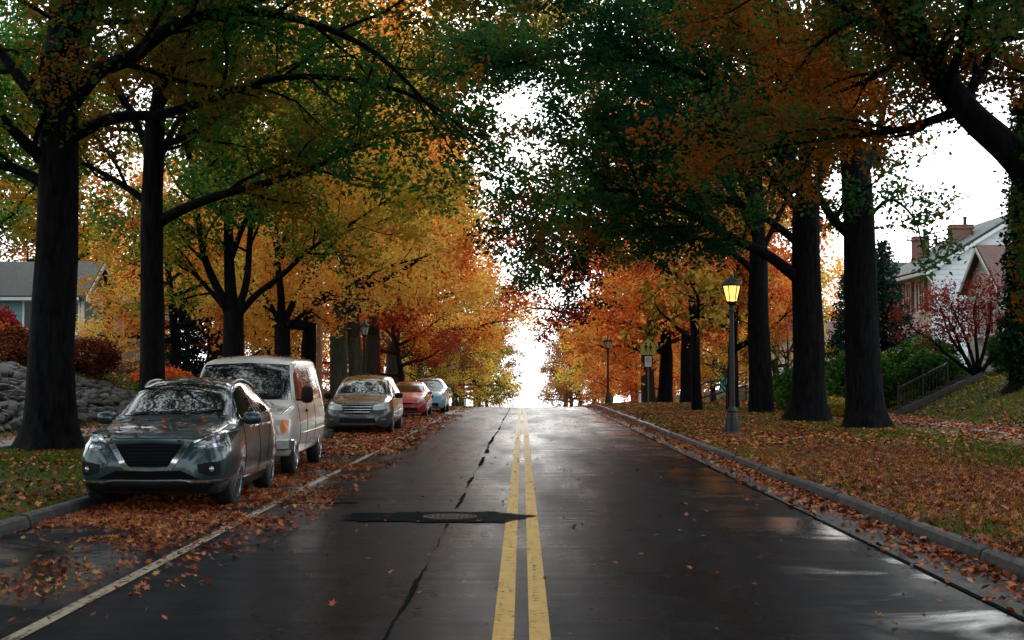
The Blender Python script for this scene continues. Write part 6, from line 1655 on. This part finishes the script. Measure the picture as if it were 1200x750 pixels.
# ================================================================== STONES, WALL, STEPS, FENCE
M_STONE = [mat('fieldstone_%d' % k, [(0.3, tuple(q * .55 for q in c)), (0.7, c)], scale=5, rough=(.6, .9), bump=.6, bscale=9) for k, c in enumerate([(.06, .055, .05), (.035, .032, .032), (.085, .075, .062), (.045, .036, .032)])]
def stone_mesh(seed):
    bm = bmesh.new(); bmesh.ops.create_icosphere(bm, subdivisions=2, radius=1.0); r3 = random.Random(seed)
    ph = [r3.uniform(0, 6) for _ in range(6)]
    for v in bm.verts:
        p = v.co; w = 1 + .16 * math.sin(2.1 * p.x + ph[0]) + .16 * math.sin(2.4 * p.y + ph[1]) + .12 * math.sin(3.7 * p.z + 2 * p.x + ph[2]) + .06 * math.sin(6 * p.y + ph[3])
        v.co = p * w
        v.co.x = max(-.85, min(.85, v.co.x)); v.co.z = max(-.7, min(.7, v.co.z))
    me = bpy.data.meshes.new('stone'); bm.to_mesh(me); bm.free(); me.shade_smooth(); me.set_sharp_from_angle(angle=R(16)); me.materials.append(M_STONE[seed % 4]); return me
SM = [stone_mesh(k) for k in range(8)]
e = empty('stone_bank', (-13.6, 42, 0.4)); tag(e, 'tumbled grey fieldstone retaining bank behind the massive trunk', 'stone bank')
r4 = random.Random(4); ns = 0
yy = 34.5
while yy < 50.5:
    tmax = 2.9 - max(0, (yy - 43) * .26)
    xx = 0.0
    while xx < tmax:
        s_ = r4.uniform(.13, .27)
        X_ = -12.75 - xx - r4.uniform(-.08, .08); Y_ = yy + r4.uniform(-.2, .2)
        o = link('stone', SM[r4.randrange(8)], None, e, loc=Vector((X_, Y_, gz(X_, Y_) + s_ * .25)) - e.location, rot=(r4.uniform(-.3, .3), r4.uniform(-.5, .1), r4.uniform(0, 6.28)), scale=(s_ * r4.uniform(1, 1.5), s_ * r4.uniform(.8, 1.2), s_ * r4.uniform(.5, .75)))
        ns += 1
        xx += s_ * 1.25
    yy += .40
M_DWALL = mat('dark_timber_wall', [(0.3, (.018, .016, .015)), (0.7, (.05, .043, .038))], scale=4, stretch=(1, .3, 3), bump=.4)
e = empty('retaining_wall', (-15.3, 49.5, 1.2)); tag(e, 'low dark retaining wall of stacked timbers below the rusty shrub', 'retaining wall')
for k in range(4):
    mb = MB(); mb.box((0, 4.0, k * .21), (.2 - .02 * (k % 2), 9.6, .195)); mb.build('timber', M_DWALL, e, bevel=.01)
    mb = MB(); mb.box((-1.6, -.9, k * .21), (3.0, .2 - .02 * (k % 2), .195)); mb.build('timber', M_DWALL, e, bevel=.01)
# garden steps with side wall and iron railing, up the right bank
FY = 51.8
e = empty('garden_steps', (13.7, FY + .7, .25)); tag(e, 'dark concrete garden steps climbing the grassy bank', 'steps')
for k in range(8):
    mb = MB(); mb.box((.2 + k * .34, 0, .02 + k * .19), (.4, 1.3, .24)); mb.build('step', M_CONC, e, bevel=.008)
mb = MB(); mb.prism([(-.1, -.82, -.2), (3.0, -.82, .9), (3.0, -.82, 1.62), (-.1, -.82, .22)], (0, .15, 0)); mb.build('side_wall', M_DWALL, e)
e = empty('iron_railing', (13.65, FY, .28)); tag(e, 'black iron picket railing beside the garden steps', 'railing')
for k in range(13):
    xx = .1 + k * .13; zb_ = .05 + xx * .5
    mb = MB(); mb.bar((xx, 0, zb_), (xx, 0, zb_ + .95), .018, .018); mb.build('picket', M_LAMP, e)
for dz in (.12, .98):
    mb = MB(); mb.bar((0, 0, dz + .02), (1.8, 0, dz + .92), .03, .035); mb.build('rail', M_LAMP, e)
for xx in (0, .9, 1.8):
    mb = MB(); mb.bar((xx, 0, -.1 + xx * .5), (xx, 0, 1.12 + xx * .5), .05, .05); mb.ellip((xx, 0, 1.16 + xx * .5), (.045, .045, .045), 1, 8, 6); mb.build('post', M_LAMP, e)
e = empty('hand_rail', (12.0, 53.5, .28)); tag(e, 'single black handrail by the yellow flowering clump', 'railing')
mb = MB(); mb.bar((0, 0, 0), (0, 0, 1.0), .05, .05); mb.build('post', M_LAMP, e); mb = MB(); mb.bar((1.5, 0, .2), (1.5, 0, 1.5), .05, .05); mb.build('post', M_LAMP, e)
mb = MB(); mb.bar((-.05, 0, 1.0), (1.6, 0, 1.52), .04, .04); mb.build('rail', M_LAMP, e)
# fence with teal board in the yard behind the lamp
M_TBOARD = flat_mat('teal_board', (.05, .28, .27), rough=.5)
e = empty('yard_fence', (9.6, 80.0, gz(9.6, 80))); tag(e, 'dark yard fence with a slanting rail and teal board, behind the lit lamp', 'fence')
for k in range(4):
    mb = MB(); mb.bar((k * 1.0, k * .1, -.1), (k * 1.0, k * .1, 1.45), .07, .07); mb.build('post', M_LAMP, e)
mb = MB(); mb.bar((-.1, 0, .9), (3.1, .3, 1.75), .06, .08); mb.build('rail', M_LAMP, e)
mb = MB(); mb.bar((-.1, 0, .15), (3.1, .3, 1.0), .06, .10); mb.build('rail', M_LAMP, e)
mb = MB(); mb.box((1.9, .05, 1.05), (.7, .05, .8)); mb.build('board', M_TBOARD, e)

# ================================================================== FALLEN LEAVES AND GRASS
def scatter(n, xr, yr, dens, seed, ypow=1.0):
    g = np.random.default_rng(seed)
    x = g.uniform(*xr, n * 3); u = g.random(n * 3)
    y = yr[0] + (yr[1] - yr[0]) * u ** ypow
    k = g.random(n * 3) < dens(x, y)
    x, y = x[k][:n], y[k][:n]
    return x, y, g
def surf(x, y):
    z = ground(x, y)
    z = np.where((x > GUT_R + 0.03) & (x < KERB_R), prof(y) + .15, z)
    z = np.where((x < ROAD_L - 0.03) & (x > KERB_L), prof(y) + .15, z)
    z = np.where(((x > 12.05) & (x < 13.55)) | ((x < -10.5) & (x > -12.0)), prof(y) + .285, z)
    return z
def leaves_on(n, xr, yr, dens, seed, label, size=.085, ypow=1.0, lift=.012, flat=.55, lobed=False):
    x, y, g = scatter(n, xr, yr, dens, seed, ypow)
    c = np.stack([x, y, surf(x, y) + lift + g.random(len(x)) * .02], 1)
    return litter_mesh('fallen_leaves', c, g, size * (1.25 if lobed else 1), label, flat, None, lobed)
def patchy(s, lo, hi, seed): return lambda x, y: np.clip((hash_noise(x, y, s, seed) * .6 + hash_noise(x, y, s * 2.7, seed + 1) * .4 - lo) / (hi - lo), 0, 1)
# right verge: a deep drift near the kerb thinning to grass by the trees
def dens_r(x, y):
    a = np.interp(x, [4.3, 4.7, 5.2, 7.0, 8.2, 9.5, 11.5, 12.2, 14, 18], [.3, .5, .95, .9, .38, .13, .13, .5, .12, .1])
    return np.clip(a * (0.25 + 1.1 * patchy(.55, .25, .6, 21)(x, y)), 0, 1)
leaves_on(46000, (4.2, 13.5), (8, 30), dens_r, 71, 'thick rust-coloured leaf litter on the near right verge', .058, lobed=True)
leaves_on(55000, (4.2, 18), (30, 75), dens_r, 72, 'leaf litter under the trees on the right verge', .08)
leaves_on(16000, (4.2, 20), (75, 125), dens_r, 73, 'orange leaf litter on the far right verge at the crest', .13)
# right gutter
dg_ = lambda x, y: np.interp(x, [3.45, 3.75, 3.95, 4.13], [.04, .15, .6, 1.0]) * (0.25 + patchy(.5, .3, .6, 31)(x, y))
leaves_on(8000, (3.45, 4.13), (8, 80), dg_, 74, 'leaves gathered in the right gutter against the kerb', .06, ypow=1.3, lift=.01)
# left parking lane: drifts between kerb and white line
def dens_p(x, y):
    a = np.interp(x, [-5.5, -5.0, -4.2, -3.55, -3.40, -3.2, -3.05, -2.7, -2.4], [1, .8, .75, .7, .22, .18, .3, .12, .0])
    b = np.interp(y, [8, 12.0, 14.0, 15.5, 20, 80], [.06, .12, .4, .85, 1, .8])
    return np.clip(a * b * (.03 + 1.3 * patchy(.6, .40, .62, 41)(x, y)), 0, 1)
leaves_on(24000, (-5.5, -2.4), (8, 30), dens_p, 75, 'wet leaf drift on the parking lane round the teal car and beige van', .044, lift=.008, lobed=True)
leaves_on(18000, (-5.5, -2.4), (30, 90), dens_p, 76, 'leaf litter on the parking lane towards the crest', .075, lift=.008)
# odd leaves on the lanes
leaves_on(650, (-3.2, 3.5), (7, 60), lambda x, y: .3 + .7 * patchy(.6, .45, .6, 51)(x, y), 77, 'scattered single leaves on the wet road', .042, lift=.008, flat=.35, lobed=True)
# left verge and bank
def dens_l(x, y):
    a = np.interp(-x, [5.7, 6.5, 9, 10.5, 12, 13, 16, 20], [.7, .5, .35, .3, .4, .7, .7, .4])
    return np.clip(a * (.2 + patchy(.5, .3, .62, 61)(x, y)), 0, 1)
leaves_on(13000, (-16, -5.7), (14, 45), dens_l, 78, 'leaf litter on the left verge beside the teal car', .065)
leaves_on(26000, (-20, -5.7), (45, 110), dens_l, 79, 'orange leaf litter on the left bank towards the crest', .1)

def grass(n, xr, yr, seed, h, label, dens):
    x, y, g = scatter(n, xr, yr, dens, seed)
    N = len(x); z = surf(x, y) - .01
    a = g.uniform(0, 6.28, N); w = g.uniform(.006, .014, N) * (1 + (y - 10) / 25); hh = h * g.uniform(.5, 1.4, N); l_ = g.normal(0, .45, (N, 2)) * hh[:, None]
    v = np.empty((N, 3, 3))
    v[:, 0] = np.stack([x - np.cos(a) * w, y - np.sin(a) * w, z], 1); v[:, 1] = np.stack([x + np.cos(a) * w, y + np.sin(a) * w, z], 1)
    v[:, 2] = np.stack([x + l_[:, 0], y + l_[:, 1], z + hh], 1)
    lv = np.stack([g.random(N), hash_noise(x, y, .6, 3), np.zeros(N)], 1)
    o = link('grass', np_mesh('grass', v.reshape(-1, 3), np.arange(N * 3).reshape(N, 3), False, {'leafv': lv}), L_GRASS)
    o['kind'] = 'stuff'; o['label'] = label; o['category'] = 'grass'
L_GRASS = leaf_mat('grass_blades', [(0.2, (.03, .06, .010)), (0.5, (.08, .13, .018)), (0.75, (.16, .18, .025)), (0.95, (.25, .20, .05))], (.5, .5, 0), 0, .3)
lawn_ok = lambda x, y: ((np.abs(x) < 10.45) | (np.abs(x) > 13.6)) * (.35 + .65 * patchy(.4, .25, .6, 81)(x, y))
grass(60000, (4.33, 12), (9, 36), 91, .06, 'short lawn grass on the near right verge', lawn_ok)
grass(60000, (4.33, 20), (36, 80), 92, .08, 'lawn grass on the right verge and bank', lawn_ok)
grass(25000, (-10.4, -5.72), (15, 40), 93, .06, 'short lawn grass on the left verge', lawn_ok)
grass(40000, (-22, -5.72), (40, 85), 94, .09, 'lawn grass on the left bank', lawn_ok)
